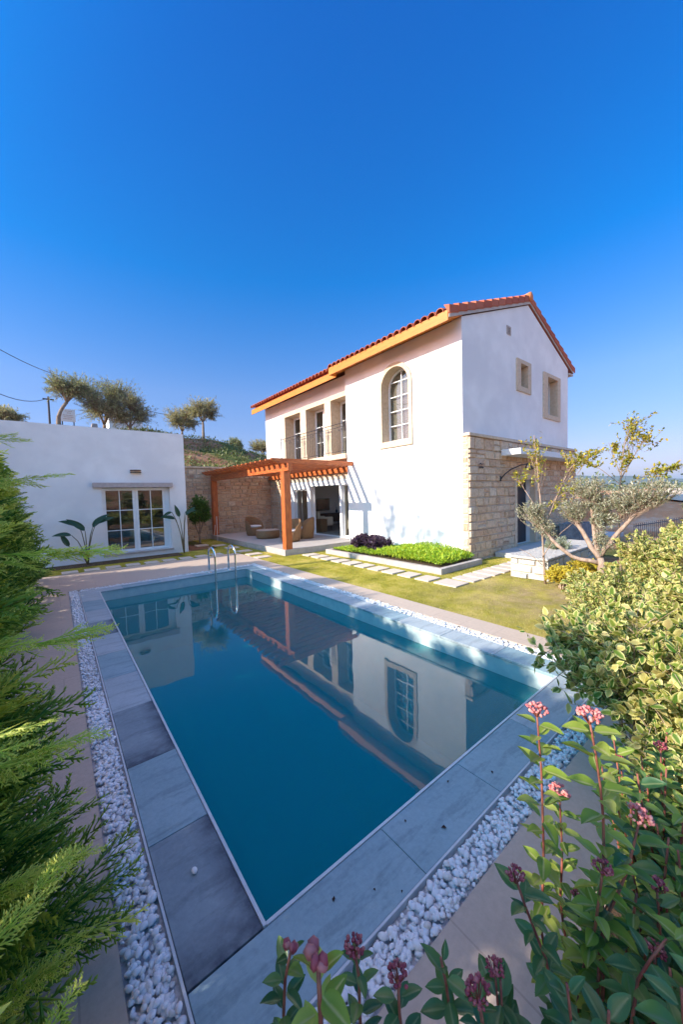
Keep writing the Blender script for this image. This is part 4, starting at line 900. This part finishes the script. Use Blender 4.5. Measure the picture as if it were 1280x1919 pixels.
# variegated hedge shrubs on the right
m_var = leafmat('variegated_leaf', [(.05, .14, .02), (.16, .25, .035), (.36, .38, .08), (.66, .52, .22)], edge=(.86, .76, .32), edge_lo=.4, edge_hi=1.0, trans=.32, rough=.4)
m_gold = leafmat('golden_leaf', [(.30, .30, .03), (.55, .42, .03), (.62, .50, .05)], edge=(.70, .55, .08), edge_lo=.3, edge_hi=.9, trans=.35)
def bush(x, y, R__, H, ntw, nlf, size, seed, label, m=m_var, leaf=L_mid, grp='variegated shrubs of the right hand hedge', name='variegated_shrub', twm=m_twig, lim=7, **kw):
    r = np.random.default_rng(seed); limbs = []; clumps = []
    for k in range(lim):
        a = 6.28*k/lim+r.uniform(-.3, .3); q = r.uniform(.35, .65)*R__; h = r.uniform(.55, .8)*H
        limbs.append(([(x+.05*math.cos(a), y+.05*math.sin(a), -.03), (x+q*.4*math.cos(a), y+q*.4*math.sin(a), h*.5), (x+q*math.cos(a), y+q*math.sin(a), h)], .016, .006))
        clumps.append((x+q*math.cos(a), y+q*math.sin(a), h*.92, R__*r.uniform(.36, .54), R__*r.uniform(.36, .54), H*r.uniform(.26, .38), k))
    clumps.append((x, y, H*.74, R__*.5, R__*.5, H*.30, 0))
    return plant(name, (x, y, 0), label, 'shrub', limbs, clumps, leaf, m, twm, size, ntw, nlf, seed, group=grp, twr=.0035, shell=.3, jit=.22, crown='foliage', trunk='stems', seg=5, fill=.25, **kw)
bush(2.14, -.80, .74, 1.12, 72, 14, .066, 41, 'nearest cream and green variegated shrub spilling towards the pool corner')
bush(1.78, -1.10, .50, .74, 60, 10, .055, 40, 'low twiggy variegated shrub behind the laurustinus at the right edge')
bush(3.30, -1.10, .60, 1.25, 85, 20, .060, 42, 'variegated shrub second from the viewer at the right edge')
bush(4.02, -.22, .68, .92, 95, 22, .054, 43, 'pale variegated shrub leaning over the pool corner paving')
bush(4.65, -1.05, .72, 1.45, 95, 22, .056, 44, 'tall variegated shrub behind the pool corner shrub')
bush(5.55, -.40, .62, 1.12, 110, 26, .056, 45, 'variegated shrub right of the bonsai olive trunk')
bush(6.8, -.65, .75, 1.38, 110, 26, .06, 46, 'variegated shrub beyond the bonsai olive')
bush(8.2, -.9, .85, 1.60, 110, 24, .065, 47, 'farthest tall variegated shrub with upright pale shoots')
bush(6.35, 1.12, .38, .42, 30, 24, .045, 48, 'low golden yellow shrub in front of the rough stone wall', m_gold, L_mid, None, 'golden_shrub')
bush(7.25, 1.00, .38, .40, 26, 22, .045, 49, 'low yellow green shrub right of the golden one by the stone wall', m_gold, L_mid, None, 'golden_shrub')
m_lav = leafmat('grey_lavender', [(.26, .27, .30), (.34, .32, .38), (.42, .40, .44)], trans=.2)
bush(5.75, .28, .30, .34, 26, 26, .045, 50, 'small grey lavender mound at the foot of the olive', m_lav, L_olive, None, 'lavender')
bush(8.2, 1.9, .34, .75, 24, 24, .06, 61, 'small silvery shrub on top of the rough stone wall', leafmat('silver_leaf', [(.22, .26, .17), (.36, .40, .30)], trans=.2), L_olive, None, 'silver_shrub')

# planter plants
m_purp = leafmat('dark_purple_leaf', [(.035, .015, .04), (.09, .04, .09), (.14, .10, .12)], trans=.15)
m_lime = leafmat('lime_groundcover', [(.18, .36, .025), (.38, .54, .04), (.62, .66, .07)], trans=.4)
for i, (x, y) in enumerate([(6.55, 6.75), (6.62, 6.25), (6.50, 5.80)]):
    bush(x, y, .38, .56, 30, 16, .085, 70+i, 'dark purple leaved plant in the planter, %s from the terrace' % ordn[i], m_purp, L_small, 'purple plants in the planter bed', 'purple_plant', up=.9)
mb = MB(); r = np.random.default_rng(9); n = 19000
P = np.stack([r.uniform(5.94, 7.38, n), r.uniform(3.42, 7.28, n), np.zeros(n)], 1)
hh = (.09+.20*np.clip(np.sin((P[:, 1]-3.4)/2.3*math.pi), 0, 1)+.04*np.sin(P[:, 0]*9)*np.sin(P[:, 1]*7))*np.clip((7.9-P[:, 1])/2.4, .45, 1)
P[:, 2] = .10+hh*r.uniform(.3, 1, n); D = rvec(r, n)+np.array([0, 0, .9]); inst(mb, L_small, frames(D, rvec(r, n)+np.array([0, 0, 1.]), r.uniform(.03, .07, n)), P)
n = 2600; P = np.stack([r.uniform(5.98, 7.3, n), r.uniform(3.5, 5.5, n), r.uniform(.12, .24, n)], 1); inst(mb, L_olive, frames(rvec(r, n)*.7+np.array([0, 0, 1.]), rvec(r, n), r.uniform(.07, .16, n)), P)
tag(mb.build('ground_cover', m_lime, smooth=True), 'bright lime green ground cover filling the planter bed', kind='stuff')

# grass blades
m_grass = leafmat('grass_blade', [(.18, .23, .02), (.38, .37, .045), (.60, .50, .13), (.72, .58, .28)], trans=.35)
gT = (np.array([(-.10, 0, 0), (.10, 0, 0), (0, 1, 0)]), [np.array([[0, 1, 2]])], np.array([0, 0, 1.]))
mb = MB(); Ps = []
for a, b, c_, d in rects:
    k = int((b-a)*(d-c_)*1700); Ps.append(np.stack([r.uniform(a+.01, b-.01, k), r.uniform(c_+.01, d-.01, k), np.full(k, -.022)], 1))
P = np.concatenate(Ps); dist = np.hypot(P[:, 0]-5.6, P[:, 1]-1.0); keep = (r.random(len(P)) < np.clip(dist/2.2, .18, 1))
for (x0, x1, y0, y1) in [(5.08, 5.52, 2.4, 8), (5.5, 8.8, 2.36, 2.94)]: keep &= ~((P[:, 0] > x0) & (P[:, 0] < x1) & (P[:, 1] > y0) & (P[:, 1] < y1) & (r.random(len(P)) < .9))
keep &= ~((P[:, 0] > 5.78) & (P[:, 1] > 3.26) & (P[:, 1] < 7.45)) & ~((P[:, 0] > 6.65) & (P[:, 1] > 1.5) & (P[:, 1] < 2.3)); keep &= ~((P[:, 1] > 9.62) & (P[:, 0] < 3.86) & (r.random(len(P)) < .6))
P = P[keep]; n = len(P); D = rvec(r, n)*.55+np.array([0, 0, 1.]); inst(mb, gT, frames(D, rvec(r, n), r.uniform(.016, .034, n), r.uniform(.014, .026, n)), P)
tag(mb.build('grass', m_grass), 'short mown grass with straw coloured dry patches', kind='stuff')

# bonsai olive with clipped clouds of foliage
m_olive = leafmat('olive_leaf', [(.16, .18, .09), (.34, .34, .22), (.55, .52, .40)], trans=.2, rough=.5)
limbs = [([(6.38, .53, -.03), (6.42, .56, .30), (6.46, .60, .58)], .062, .052), ([(6.46, .60, .56), (6.47, .78, .85), (6.46, .92, 1.10), (6.46, .98, 1.24)], .045, .028),
         ([(6.47, .64, .62), (6.52, .70, 1.0), (6.54, .74, 1.35), (6.54, .75, 1.55)], .036, .025), ([(6.48, .60, .62), (6.56, .44, .92), (6.63, .28, 1.18), (6.69, .12, 1.42)], .042, .025),
         ([(6.46, .62, .50), (6.36, 1.00, .56), (6.30, 1.30, .86), (6.24, 1.56, 1.25)], .038, .020)]
clumps = [(q_[0], q_[1], q_[2], q_[3]*.85, q_[4]*.85, q_[5]*.85)+q_[6:] for q_ in [(6.47, 1.00, 1.42, .30, .36, .25, 1, 1), (6.54, .82, 1.80, .34, .42, .24, 2, 1.2), (6.66, .36, 1.60, .32, .42, .26, 3, 1.3), (6.74, -.02, 1.70, .34, .50, .24, 3, 1.5), (6.24, 1.62, 1.36, .28, .32, .28, 4, 1),
          (6.30, 1.42, 1.08, .20, .24, .18, 4, .6), (6.55, .55, 1.18, .24, .28, .26, 2, 1), (6.50, .58, .80, .16, .22, .18, 2, .5), (6.60, .62, 1.48, .3, .32, .22, 2, 1)]]
plant('olive_tree', (6.38, .53, 0), 'gnarled bonsai olive with forked pale trunk and clipped grey green clouds', 'olive tree', limbs, clumps, L_olive, m_olive, m_barkl, .058, 78, 24, 81, twr=.004, shell=.55)
# two slender saplings with yellowing leaves
m_yel = leafmat('yellow_green_leaf', [(.16, .22, .03), (.36, .38, .05), (.60, .48, .05), (.50, .30, .05)], edge=(.45, .45, .10), edge_lo=.6, edge_hi=1.2, trans=.4)
limbs = [([(6.50, 1.47, -.02), (6.37, 1.47, .90), (6.37, 1.53, 1.9), (6.36, 1.61, 2.75)], .022, .006), ([(6.37, 1.47, .95), (6.45, 1.30, 1.5), (6.60, 1.12, 2.1), (6.70, .90, 2.35)], .012, .004),
         ([(6.37, 1.5, 1.3), (6.36, 1.75, 1.7), (6.34, 1.92, 2.0)], .010, .004), ([(6.37, 1.5, 1.2), (6.5, 1.3, 1.6), (6.6, 1.0, 1.75)], .009, .003), ([(6.40, 1.48, .5), (6.42, 1.25, .9), (6.45, 1.0, 1.15)], .009, .003), ([(6.40, 1.48, .35), (6.36, 1.7, .55), (6.3, 1.85, .62)], .007, .003)]
clumps = [(6.36, 1.62, 2.62, .16, .20, .24, 0, .8), (6.66, 1.00, 2.30, .2, .34, .14, 1, 1.4), (6.68, .72, 2.36, .16, .2, .14, 1, .8), (6.34, 1.85, 2.02, .16, .22, .2, 2, .5), (6.36, 1.55, 2.15, .2, .25, .2, 0, .5), (6.58, 1.1, 1.75, .2, .3, .22, 3, .6), (6.5, 1.2, 1.4, .2, .3, .2, 3, .4)]
plant('young_tree', (6.50, 1.47, 0), 'slender bare-stemmed young tree with sparse yellow leaves by the front door', 'tree', limbs, clumps, L_mid, m_yel, m_barkl, .052, 24, 12, 82, twr=.003, shell=.1, group='young yellow-leaved trees')
limbs = [([(7.8, .62, -.02), (7.62, .63, 1.0), (7.60, .60, 1.9), (7.60, .56, 2.5), (7.65, .42, 2.95)], .02, .006), ([(7.6, .6, 1.9), (7.65, .40, 2.35), (7.74, .25, 2.7)], .010, .004), ([(7.6, .6, 2.0), (7.63, .72, 2.3), (7.65, .8, 2.6)], .008, .003),
         ([(7.6, .6, 1.7), (7.75, .30, 1.95), (7.85, -.1, 2.08)], .008, .003), ([(7.6, .6, 1.8), (7.6, .9, 2.1), (7.6, 1.1, 2.25)], .008, .003)]
clumps = [(7.64, .42, 2.92, .2, .26, .2, 0, 1.3), (7.74, .25, 2.62, .2, .2, .18, 1, .9), (7.64, .70, 2.5, .15, .15, .15, 2, .6), (7.80, .1, 2.0, .2, .3, .16, 3, 1), (7.86, -.12, 2.06, .1, .16, .1, 3, .5), (7.62, .50, 2.25, .2, .25, .15, 0, .9), (7.6, 1.05, 2.2, .1, .2, .1, 4, .5)]
plant('young_tree', (7.8, .62, 0), 'slender young tree with glossy yellow green leaves rising above the bonsai olive', 'tree', limbs, clumps, L_mid, m_yel, m_bark, .056, 26, 12, 83, twr=.003, shell=.1, group='young yellow-leaved trees')

# foreground laurustinus shrub: named stems with opposite leaves and flower heads
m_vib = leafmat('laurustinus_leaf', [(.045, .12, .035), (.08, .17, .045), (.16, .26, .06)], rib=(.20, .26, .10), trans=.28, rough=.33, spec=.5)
m_viby = leafmat('sunny_laurustinus_leaf', [(.17, .28, .045), (.30, .39, .06), (.48, .52, .12)], rib=(.50, .50, .20), trans=.4, rough=.38)  # sunlight painted in: brighter copy of the laurustinus leaf
m_bud = mat('dark_red_bud', (.20, .025, .05), (.34, .07, .09), ns=60, rough=.5, island=[(0, (.16, .02, .04)), (.6, (.36, .08, .09)), (1, (.60, .26, .22))])
m_budp = mat('pink_bud', (.62, .16, .16), (.75, .30, .26), ns=60, rough=.5, island=[(0, (.45, .08, .10)), (.6, (.70, .22, .20)), (1, (.85, .50, .40))])
VST = [([(.55, -.83, 1.06), (.56, -.84, .87), (.55, -.85, .62), (.53, -.85, .38), (.52, -.95, -.02)], 1, .085, 1), ([(.51, -.98, 1.13), (.52, -1.0, .99), (.53, -1.01, .83), (.52, -1.01, .69), (.50, -1.02, -.02)], 1, .085, 1),
       ([(.24, -.91, .82), (.26, -.93, .73), (.28, -.96, .64), (.30, -.98, .47), (.36, -1.03, -.02)], 0, .065, 2), ([(.70, -.84, .72), (.70, -.85, .52), (.68, -.85, .36), (.66, -.92, -.02)], 1, .07, 1),
       ([(.60, -1.07, .86), (.56, -1.05, .71), (.51, -1.01, .57), (.46, -1.0, -.02)], 0, .085, 1), ([(-.25, -.69, .84), (-.26, -.68, .78), (-.27, -.68, .67), (-.28, -.90, -.02)], 0, .055, 3),
       ([(-.15, -.77, .83), (-.14, -.77, .77), (-.15, -.78, .67), (-.16, -.92, -.02)], 0, .055, 2), ([(-.11, -.85, .82), (-.11, -.85, .77), (-.11, -.86, .70), (-.10, -.93, -.02)], 0, .055, 2),
       ([(-.08, -1.0, .93), (-.07, -1.0, .87), (-.06, -1.01, .80), (0, -1.05, -.02)], 0, .05, 2), ([(.44, -1.15, .74), (.40, -1.11, .65), (.37, -1.10, .50), (.36, -1.1, -.02)], 0, .075, 0),
       ([(.01, -.86, .77), (.02, -.87, .69), (.02, -.88, .59), (.04, -.95, -.02)], 0, .06, 0)]
iv0, if0 = ico(1)
def laurus(stems, label, seed, loc, extra=0, region=None):
    r = np.random.default_rng(seed); t = thing('laurustinus_shrub', loc, label, 'shrub', 'laurustinus shrubs in the foreground')
    st = MB(); lv = MB(); ly = MB()
    stems = list(stems)
    for k in range(extra):
        x, y = r.uniform(region[0], region[1]), r.uniform(region[2], region[3]); h = r.uniform(region[4], region[5]); a = r.uniform(-.12, .12, 2)
        stems.append(([(x+a[0], y+a[1], h), (x+a[0]*.8, y+a[1]*.8, h*.75), (x+a[0]*.4, y+a[1]*.4, h*.45), (x, y, -.02)], 0, r.uniform(.06, .085), 2 if r.random() < .22 else 0))
    for pts, sunny, ls, fl in stems:
        P = np.array(pts)[::-1]; seg_ = np.linalg.norm(np.diff(P, axis=0), axis=1); tt = np.concatenate([[0], np.cumsum(seg_)]); Ltot = tt[-1]
        at_ = lambda q: np.array([np.interp(q, tt, P[:, k]) for k in range(3)])
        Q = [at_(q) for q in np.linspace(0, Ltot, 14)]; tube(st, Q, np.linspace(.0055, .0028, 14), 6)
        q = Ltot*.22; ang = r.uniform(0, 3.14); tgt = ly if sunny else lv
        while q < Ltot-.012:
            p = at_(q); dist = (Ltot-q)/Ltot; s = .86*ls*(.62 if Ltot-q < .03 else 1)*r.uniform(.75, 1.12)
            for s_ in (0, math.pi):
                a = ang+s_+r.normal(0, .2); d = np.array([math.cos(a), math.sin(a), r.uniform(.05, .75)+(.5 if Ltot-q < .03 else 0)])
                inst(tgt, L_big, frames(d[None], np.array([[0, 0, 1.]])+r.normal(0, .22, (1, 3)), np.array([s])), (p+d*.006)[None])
            ang += math.pi/2+r.normal(0, .25); q += r.uniform(.024, .038)*(ls/.07)
        top = at_(Ltot)
        if fl:
            R2 = {1: .029, 2: .020, 3: .011}[fl]; n = {1: 46, 2: 38, 3: 5}[fl]; tg = MB()
            dd = rvec(r, n); dd[:, 2] = np.abs(dd[:, 2])*.75+.15; pp = top+dd*R2*r.uniform(.75, 1.05, n)[:, None]+np.array([0, 0, .006])
            sz = r.uniform(.0028, .0046, n)*(1.7 if fl == 3 else (.8 if fl == 2 else 1)); Ms = frames(dd, rvec(r, n), sz*1.5, sz); inst(tg, (iv0[:, [0, 1, 2]], if0, np.zeros(len(iv0))), Ms, pp); tg.build('flower_head', m_budp if fl == 1 else m_bud, t, smooth=True)
            for k in range(0, n, 2): tube(st, [top-np.array([0, 0, .012]), pp[k]], [.0012, .0008], 3, cap=False)
    st.build('stems', m_redstem, t, smooth=True)
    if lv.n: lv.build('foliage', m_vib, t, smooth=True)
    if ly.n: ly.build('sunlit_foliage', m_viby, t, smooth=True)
laurus([VST[i] for i in (0, 1, 3)], 'tall sunlit laurustinus with pink bud heads overlapping the pool corner', 91, (.58, -.93, 0))
laurus([VST[i] for i in (2, 4, 9)], 'dense dark green laurustinus mass filling the lower right corner', 92, (.40, -1.05, 0), 64, (.22, 1.25, -1.35, -1.02, .42, .78))
_r6 = np.random.default_rng(960); _st = []
for _k in range(30):
    _x, _y = _r6.uniform(.55, 1.35), _r6.uniform(-1.28, -.90); _h = _r6.uniform(.50, .84); _a = _r6.uniform(-.15, .15, 2)
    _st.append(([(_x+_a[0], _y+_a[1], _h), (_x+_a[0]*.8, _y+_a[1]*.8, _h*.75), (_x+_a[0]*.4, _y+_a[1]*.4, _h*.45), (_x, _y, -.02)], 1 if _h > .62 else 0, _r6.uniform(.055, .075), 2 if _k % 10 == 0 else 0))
laurus(_st, 'taller yellow green laurustinus mass between the pink heads and the variegated shrubs', 96, (.95, -1.1, 0))
laurus([VST[i] for i in (5, 6)], 'low laurustinus sprigs with dark buds at the bottom centre of the view', 93, (-.2, -.9, 0))
laurus([VST[i] for i in (7, 8, 10)], 'laurustinus sprigs with maroon heads right of the bottom centre', 94, (-.05, -.95, 0), 5, (-.05, .18, -1.0, -.92, .5, .66))
laurus([([(-.36, -.96, 1.20), (-.36, -.96, 1.16), (-.36, -.965, 1.05), (-.35, -1.0, -.02)], 1, .050, 3)], 'pale out-of-focus sprig nearest the camera at the bottom', 95, (-.36, -.98, 0))

# strelitzias by the annex
m_str = leafmat('strelitzia_leaf', [(.018, .055, .030), (.03, .08, .04), (.05, .11, .05)], trans=.2, rough=.3, spec=.5)
m_petiole = mat('strelitzia_stalk', (.12, .13, .07), (.20, .14, .09), ns=20, rough=.6)
L_str = leafT(.17, .14, .35, 6)
def strel(x, y, leaves, label):
    t = thing('strelitzia', (x, y, 0), label, 'plant', 'strelitzias against the annex wall'); st = MB()
    for (tx, tz, dy, L, da) in leaves:
        tube(st, [(x, y, -.02), (x+(tx-x)*.25, y+dy*.3, tz*.45), (x+(tx-x)*.62, y+dy*.7, tz*.8), (tx, y+dy, tz)], [.022, .014, .011, .008], 7)
        lf = MB(); d = np.array([[math.cos(da), -.25, math.sin(da)]]); inst(lf, L_str, frames(d, np.array([[-.3*math.sin(da), -.75, .6]]), np.array([L])), np.array([[tx, y+dy, tz]])); lf.build('leaf', m_str, t, smooth=True)
    st.build('stalks', m_petiole, t, smooth=True)
strel(2.64, 11.05, [(2.40, 1.12, -.05, .42, 2.75), (2.52, 1.18, -.1, .40, 1.9), (2.76, 1.22, .05, .40, .9), (2.68, 1.30, -.15, .36, .4), (2.30, 1.35, -.1, .30, 3.4)], 'strelitzia at the right corner of the annex')
strel(.05, 10.95, [(.20, 1.02, -.05, .52, .95), (.02, .95, -.1, .50, 2.3), (-.10, 1.08, 0, .45, 2.6), (.28, 1.12, -.1, .46, .55), (-.28, .85, -.1, .40, 2.9), (-.35, .55, -.1, .4, 2.0)], 'strelitzia left of the annex garden doors')
# citrus in front of the stone wall
m_cit = leafmat('citrus_leaf', [(.05, .14, .025), (.10, .22, .035), (.20, .30, .05)], trans=.25, rough=.35, spec=.5)
limbs = [([(3.85, 13.3, -.03), (3.83, 13.3, .35)], .045, .04), ([(3.83, 13.3, .33), (3.68, 13.28, .7), (3.6, 13.2, 1.1)], .03, .015), ([(3.83, 13.3, .33), (3.98, 13.3, .75), (4.05, 13.3, 1.2)], .03, .015), ([(3.83, 13.3, .35), (3.85, 13.2, .9), (3.86, 13.25, 1.5)], .025, .012)]
clumps = [(3.66, 13.25, 1.15, .32, .35, .42, 1), (4.06, 13.3, 1.15, .32, .35, .42, 2), (3.86, 13.2, 1.50, .36, .36, .42, 3, 1.3)]
plant('citrus_tree', (3.85, 13.3, 0), 'small bushy dark green citrus tree against the stone wall', 'tree', limbs, clumps, L_mid, m_cit, m_bark, .095, 95, 20, 84, twr=.005)

# hillside olives and scrub
def hz(x, y): return float(hill(np.array(x), np.array(y)))
m_ho = leafmat('hill_olive_leaf', [(.24, .23, .12), (.42, .39, .24), (.60, .54, .36)], trans=.4)
m_hd = leafmat('hill_dark_leaf', [(.17, .20, .11), (.30, .32, .19), (.48, .47, .32)], trans=.4)
def hilltree(x, y, H, Wd, seed, label, lean=0, m=None, crown_lo=.35, ntw=80):
    r = np.random.default_rng(seed); z = hz(x, y)-.15; limbs = []; clumps = []
    tb = (x+lean*.5, y, z+H*crown_lo); limbs.append(([(x, y, z), (x+lean*.1-.06*H*(1 if lean else 0), y, z+H*crown_lo*.5), tb], .035*H, .022*H))
    for k in range(5):
        a = 6.28*k/5+r.uniform(-.4, .4); q = Wd*r.uniform(.2, .34); h = z+H*r.uniform(crown_lo+.22, .78)
        e = (tb[0]+lean*.4+q*math.cos(a), tb[1]+q*math.sin(a), h); limbs.append(([tb, ((tb[0]+e[0])/2, (tb[1]+e[1])/2, (tb[2]+e[2])/2+.05*H), e], .016*H, .006*H))
        clumps.append((e[0], e[1], e[2], Wd*.30*r.uniform(.8, 1.2), Wd*.30, H*.26*r.uniform(.8, 1.2), k+1, 1.2))
    clumps.append((tb[0]+lean*.4, tb[1], z+H*.78, Wd*.30, Wd*.30, H*.22, 1))
    for k in range(3): a = 2.1*k+r.uniform(0, 1); clumps.append((tb[0]+lean*.4+Wd*.24*math.cos(a), tb[1]+Wd*.2*math.sin(a), z+H*(crown_lo+.18), Wd*.22, Wd*.22, H*.20, k+1, .9))
    plant('olive_tree', (x, y, z), label, 'olive tree', limbs, clumps, L_olive, m or m_ho, m_bark, .15, int(ntw*.75), 15, seed, group='olive trees on the hillside', twr=.012, shell=.25)
def hp(px_dir, y): return px_dir*(y+1.293)-.573
hilltree(hp(.017, 24), 24, 3.5, 2.9, 101, 'umbrella crowned olive with a thin crooked trunk, leftmost above the annex roof', lean=.7, m=m_hd, crown_lo=.5)
hilltree(hp(.098, 25), 25, 4.0, 4.0, 102, 'broad airy olive in the middle of the trees above the annex roof', m=m_hd, crown_lo=.2, ntw=110)
hilltree(hp(.150, 24.5), 24.5, 3.1, 3.3, 103, 'sunlit brownish olive, rightmost of the clump above the annex roof', crown_lo=.2, ntw=110)
hilltree(hp(.270, 27), 27, 2.9, 3.2, 104, 'loose olive just right of the annex roof corner', crown_lo=.25)
hilltree(hp(.325, 25), 25, 3.2, 2.5, 105, 'olive with bare trunk standing on the slope above the stone wall', crown_lo=.4)
hilltree(hp(.418, 29), 29, 1.9, 1.5, 106, 'small dark olive far along the slope beside the villa eave', m=m_hd)
hilltree(hp(-.075, 23), 23, 1.6, 1.9, 107, 'low olive crown peeping over the annex roof at the far left')
hilltree(hp(.50, 28), 28, 2.2, 2.6, 108, 'pale shrubby olive next to the left end of the villa')
# scrub on the slope as uncountable cover
mb = MB(); r = np.random.default_rng(77); n = 14000; cl = 260
cxs = r.uniform(2, 15, cl); cys = 15.2+14*r.random(cl); cs = r.uniform(.12, .5, cl); k = r.integers(0, cl, n)
P = np.stack([cxs[k]+r.normal(0, 1, n)*cs[k], cys[k]+r.normal(0, 1, n)*cs[k], np.zeros(n)], 1); P[:, 1] = np.maximum(P[:, 1], 14.95); P[:, 2] = hill(P[:, 0], P[:, 1])+np.abs(r.normal(0, .12, n))*cs[k]*2-.03
inst(mb, L_small, frames(rvec(r, n)+np.array([0, 0, .8]), rvec(r, n)+np.array([0, 0, .5]), r.uniform(.08, .2, n)), P)
tag(mb.build('scrub', leafmat('scrub_leaf', [(.05, .09, .02), (.13, .17, .04), (.28, .24, .10)], trans=.2)), 'low green and straw scrub on the hillside', kind='stuff')
# shrubs far behind the viewpoint, only seen mirrored in the glass
for i, x in enumerate((-2, 1.2, 4.5, 8)):
    bush(x, -9.5-.6*(i % 2), 1.5, 2.6, 26, 18, .22, 120+i, 'dull green bush on the bank opposite the annex, %s from the west' % ordn[i], m_hd, L_mid, 'bushes on the opposite bank', 'bank_bush', lim=5)
# tall tree outside the frame on the left that throws soft shade on the villa wall
limbs = [([(-3.6, 8.6, -.05), (-3.6, 8.6, 2.2), (-3.55, 8.7, 4.6)], .13, .08)]
clumps = []
for i, (y, z) in enumerate([(9.9, 7.3), (9.25, 6.75), (8.8, 6.35), (8.1, 6.25), (7.45, 6.1), (9.5, 6.2)]):
    limbs.append(([(-3.55, 8.7, 4.4), (-3.57, (8.7+y)/2, (4.4+z)/2), (-3.6, y, z)], .045, .012)); clumps.append((-3.6, y, z, .6, .55, .6, i+1))
plant('garden_tree', (-3.6, 8.6, 0), 'loose crowned tree on the left of the garden shading the villa wall', 'tree', limbs, clumps, L_mid, m_hd, m_bark, .10, 26, 6, 85, twr=.008)

# things on the hill
def pole(x, y, H, label):
    z = hz(x, y)-.2; t = thing('utility_pole', (x, y, z), label, 'pole', 'utility poles on the hill')
    mb = MB(); tube(mb, [(x, y, z), (x, y, z+H)], [.07, .055], 8); mb.build('mast', m_iron, t)
    mb = MB(); box(mb, x-.3, x+.3, y-.04, y+.04, z+H-.22, z+H-.14); mb.build('crossarm', m_iron, t); return z+H-.14
zp = pole(hp(-.001, 30), 30, 2.45+.2, 'thin dark utility pole at the left by the white sign board')
zp2 = pole(hp(.364, 34), 34, 2.3, 'thin utility pole on the slope right of the olives')
def wire(a, b, sag, label):
    a, b = np.array(a), np.array(b); mb = MB(); tt = np.linspace(0, 1, 14); tube(mb, [a+(b-a)*t-np.array([0, 0, sag*4*t*(1-t)]) for t in tt], .018, 4)
    tag(mb.build('power_line', m_iron), label, 'cable', 'overhead cables')
wire((hp(-.21, 14), 14, 7.9), (hp(.03, 30), 30, 10.4), .4, 'upper thicker overhead cable entering at the left edge')
wire((hp(-.21, 14), 14, 6.8), (hp(-.003, 30), 30, zp), .9, 'lower sagging overhead cable ending at the left pole')
wire((hp(.364, 34), 34, zp2), (hp(.62, 30), 30, 5.2), .3, 'thin cable running down from the right-hand pole')
wire((hp(.30, 29), 29, 8.3), (hp(.15, 30), 30, 8.9), .1, 'thin cable passing behind the olive clump')
x, y = hp(.033, 28), 28; z = hz(x, y)-.25; sg_ = thing('sign_board', (x, y, z), 'white sign board with faint lines of writing on the hill', 'sign')
mb = MB(); box(mb, x-.45, x+.33, y, y+.05, z+.75, z+1.55); mb.build('board', mat('white_board', (.8, .8, .8), rough=.6), sg_)
for s_ in (-.36, .24): mb = MB(); box(mb, x+s_-.03, x+s_+.03, y+.055, y+.11, z-.2, z+1.5); mb.build('leg', m_iron, sg_)
mb = MB()
for (a, b, c_) in ((-.2, .15, 1.42), (-.1, .05, 1.30), (-.32, .2, 1.15), (-.28, .22, 1.04), (-.3, .15, .92)):
    q = a
    while q < b: box(mb, x+q, x+q+.05, y-.006, y-.001, z+c_-.02, z+c_+.02); q += .075
mb.build('writing', mat('faded_red_print', (.50, .30, .24), rough=.7), sg_)
x, y = hp(.178, 30), 30; z = hz(x, y)-.25; fh = thing('far_house', (x, y, z), 'small white flat roofed house behind the hillside olives', 'house')
mb = MB(); panel(mb, 'y', y, y+.2, x-2.2, x, z, z+1.85, [(x-.42, x-.12, z, z+.75)]); panel(mb, 'x', x, x-.2, y+.2, y+2.6, z, z+1.85); panel(mb, 'x', x-2.2, x-2.0, y+.2, y+2.6, z, z+1.85); box(mb, x-2.0, x-.2, y+.2, y+2.6, z+1.6, z+1.75); mb.build('wall', m_stucco, fh)
mb = MB(); box(mb, x-.42, x-.12, y+.05, y+.1, z, z+.75); mb.build('door', mat('teal_door', (.02, .13, .16), rough=.5), fh)
x, y = hp(.078, 30), 30; z = hz(x, y)-.2; mb = MB(); prism(mb, [(x-.38, z), (x+.38, z), (x+.2, z+1.35), (x-.12, z+1.35)], 'y', y, y+.5)
tag(mb.build('stone_pillar', m_lintel, bevel=.03), 'stubby pale pillar between the sign board and the olives', 'pillar')

mb = MB(); r = np.random.default_rng(321); n = 9000; cl = 150
ca = r.uniform(R_(68), R_(100), cl); cr = r.uniform(150, 320, cl); k = r.integers(0, cl, n); cs = r.uniform(2.5, 6, cl)
P = np.stack([cr[k]*np.sin(ca[k])+r.normal(0, 1, n)*cs[k], cr[k]*np.cos(ca[k])+r.normal(0, 1, n)*cs[k], np.zeros(n)], 1)
P[:, 2] = hill(P[:, 0], P[:, 1])+np.abs(r.normal(0, .55, n))*cs[k]
inst(mb, L_small, frames(rvec(r, n), rvec(r, n)+np.array([0, 0, .5]), r.uniform(1.0, 2.2, n)), P)
tag(mb.build('far_woodland', leafmat('far_tree_leaf', [(.05, .08, .03), (.11, .14, .06), (.18, .18, .09)], trans=.1)), 'dark scrubby woodland below the distant hills', kind='stuff')

# ---------------------------------------------------------------- air
m_air, nt, out = newmat('thin_haze'); vp = N(nt, 'VolumePrincipled', Density=.00022, Anisotropy=.2); vp.inputs['Color'].default_value = (.50, .78, 1.0, 1); nt.links.new(vp.outputs[0], out.inputs[1])
mb = MB(); box(mb, -5600, 6400, -5600, 5600, -40, 108); tag(mb.build('haze', m_air), 'thin blue haze over the distant hills', kind='stuff')
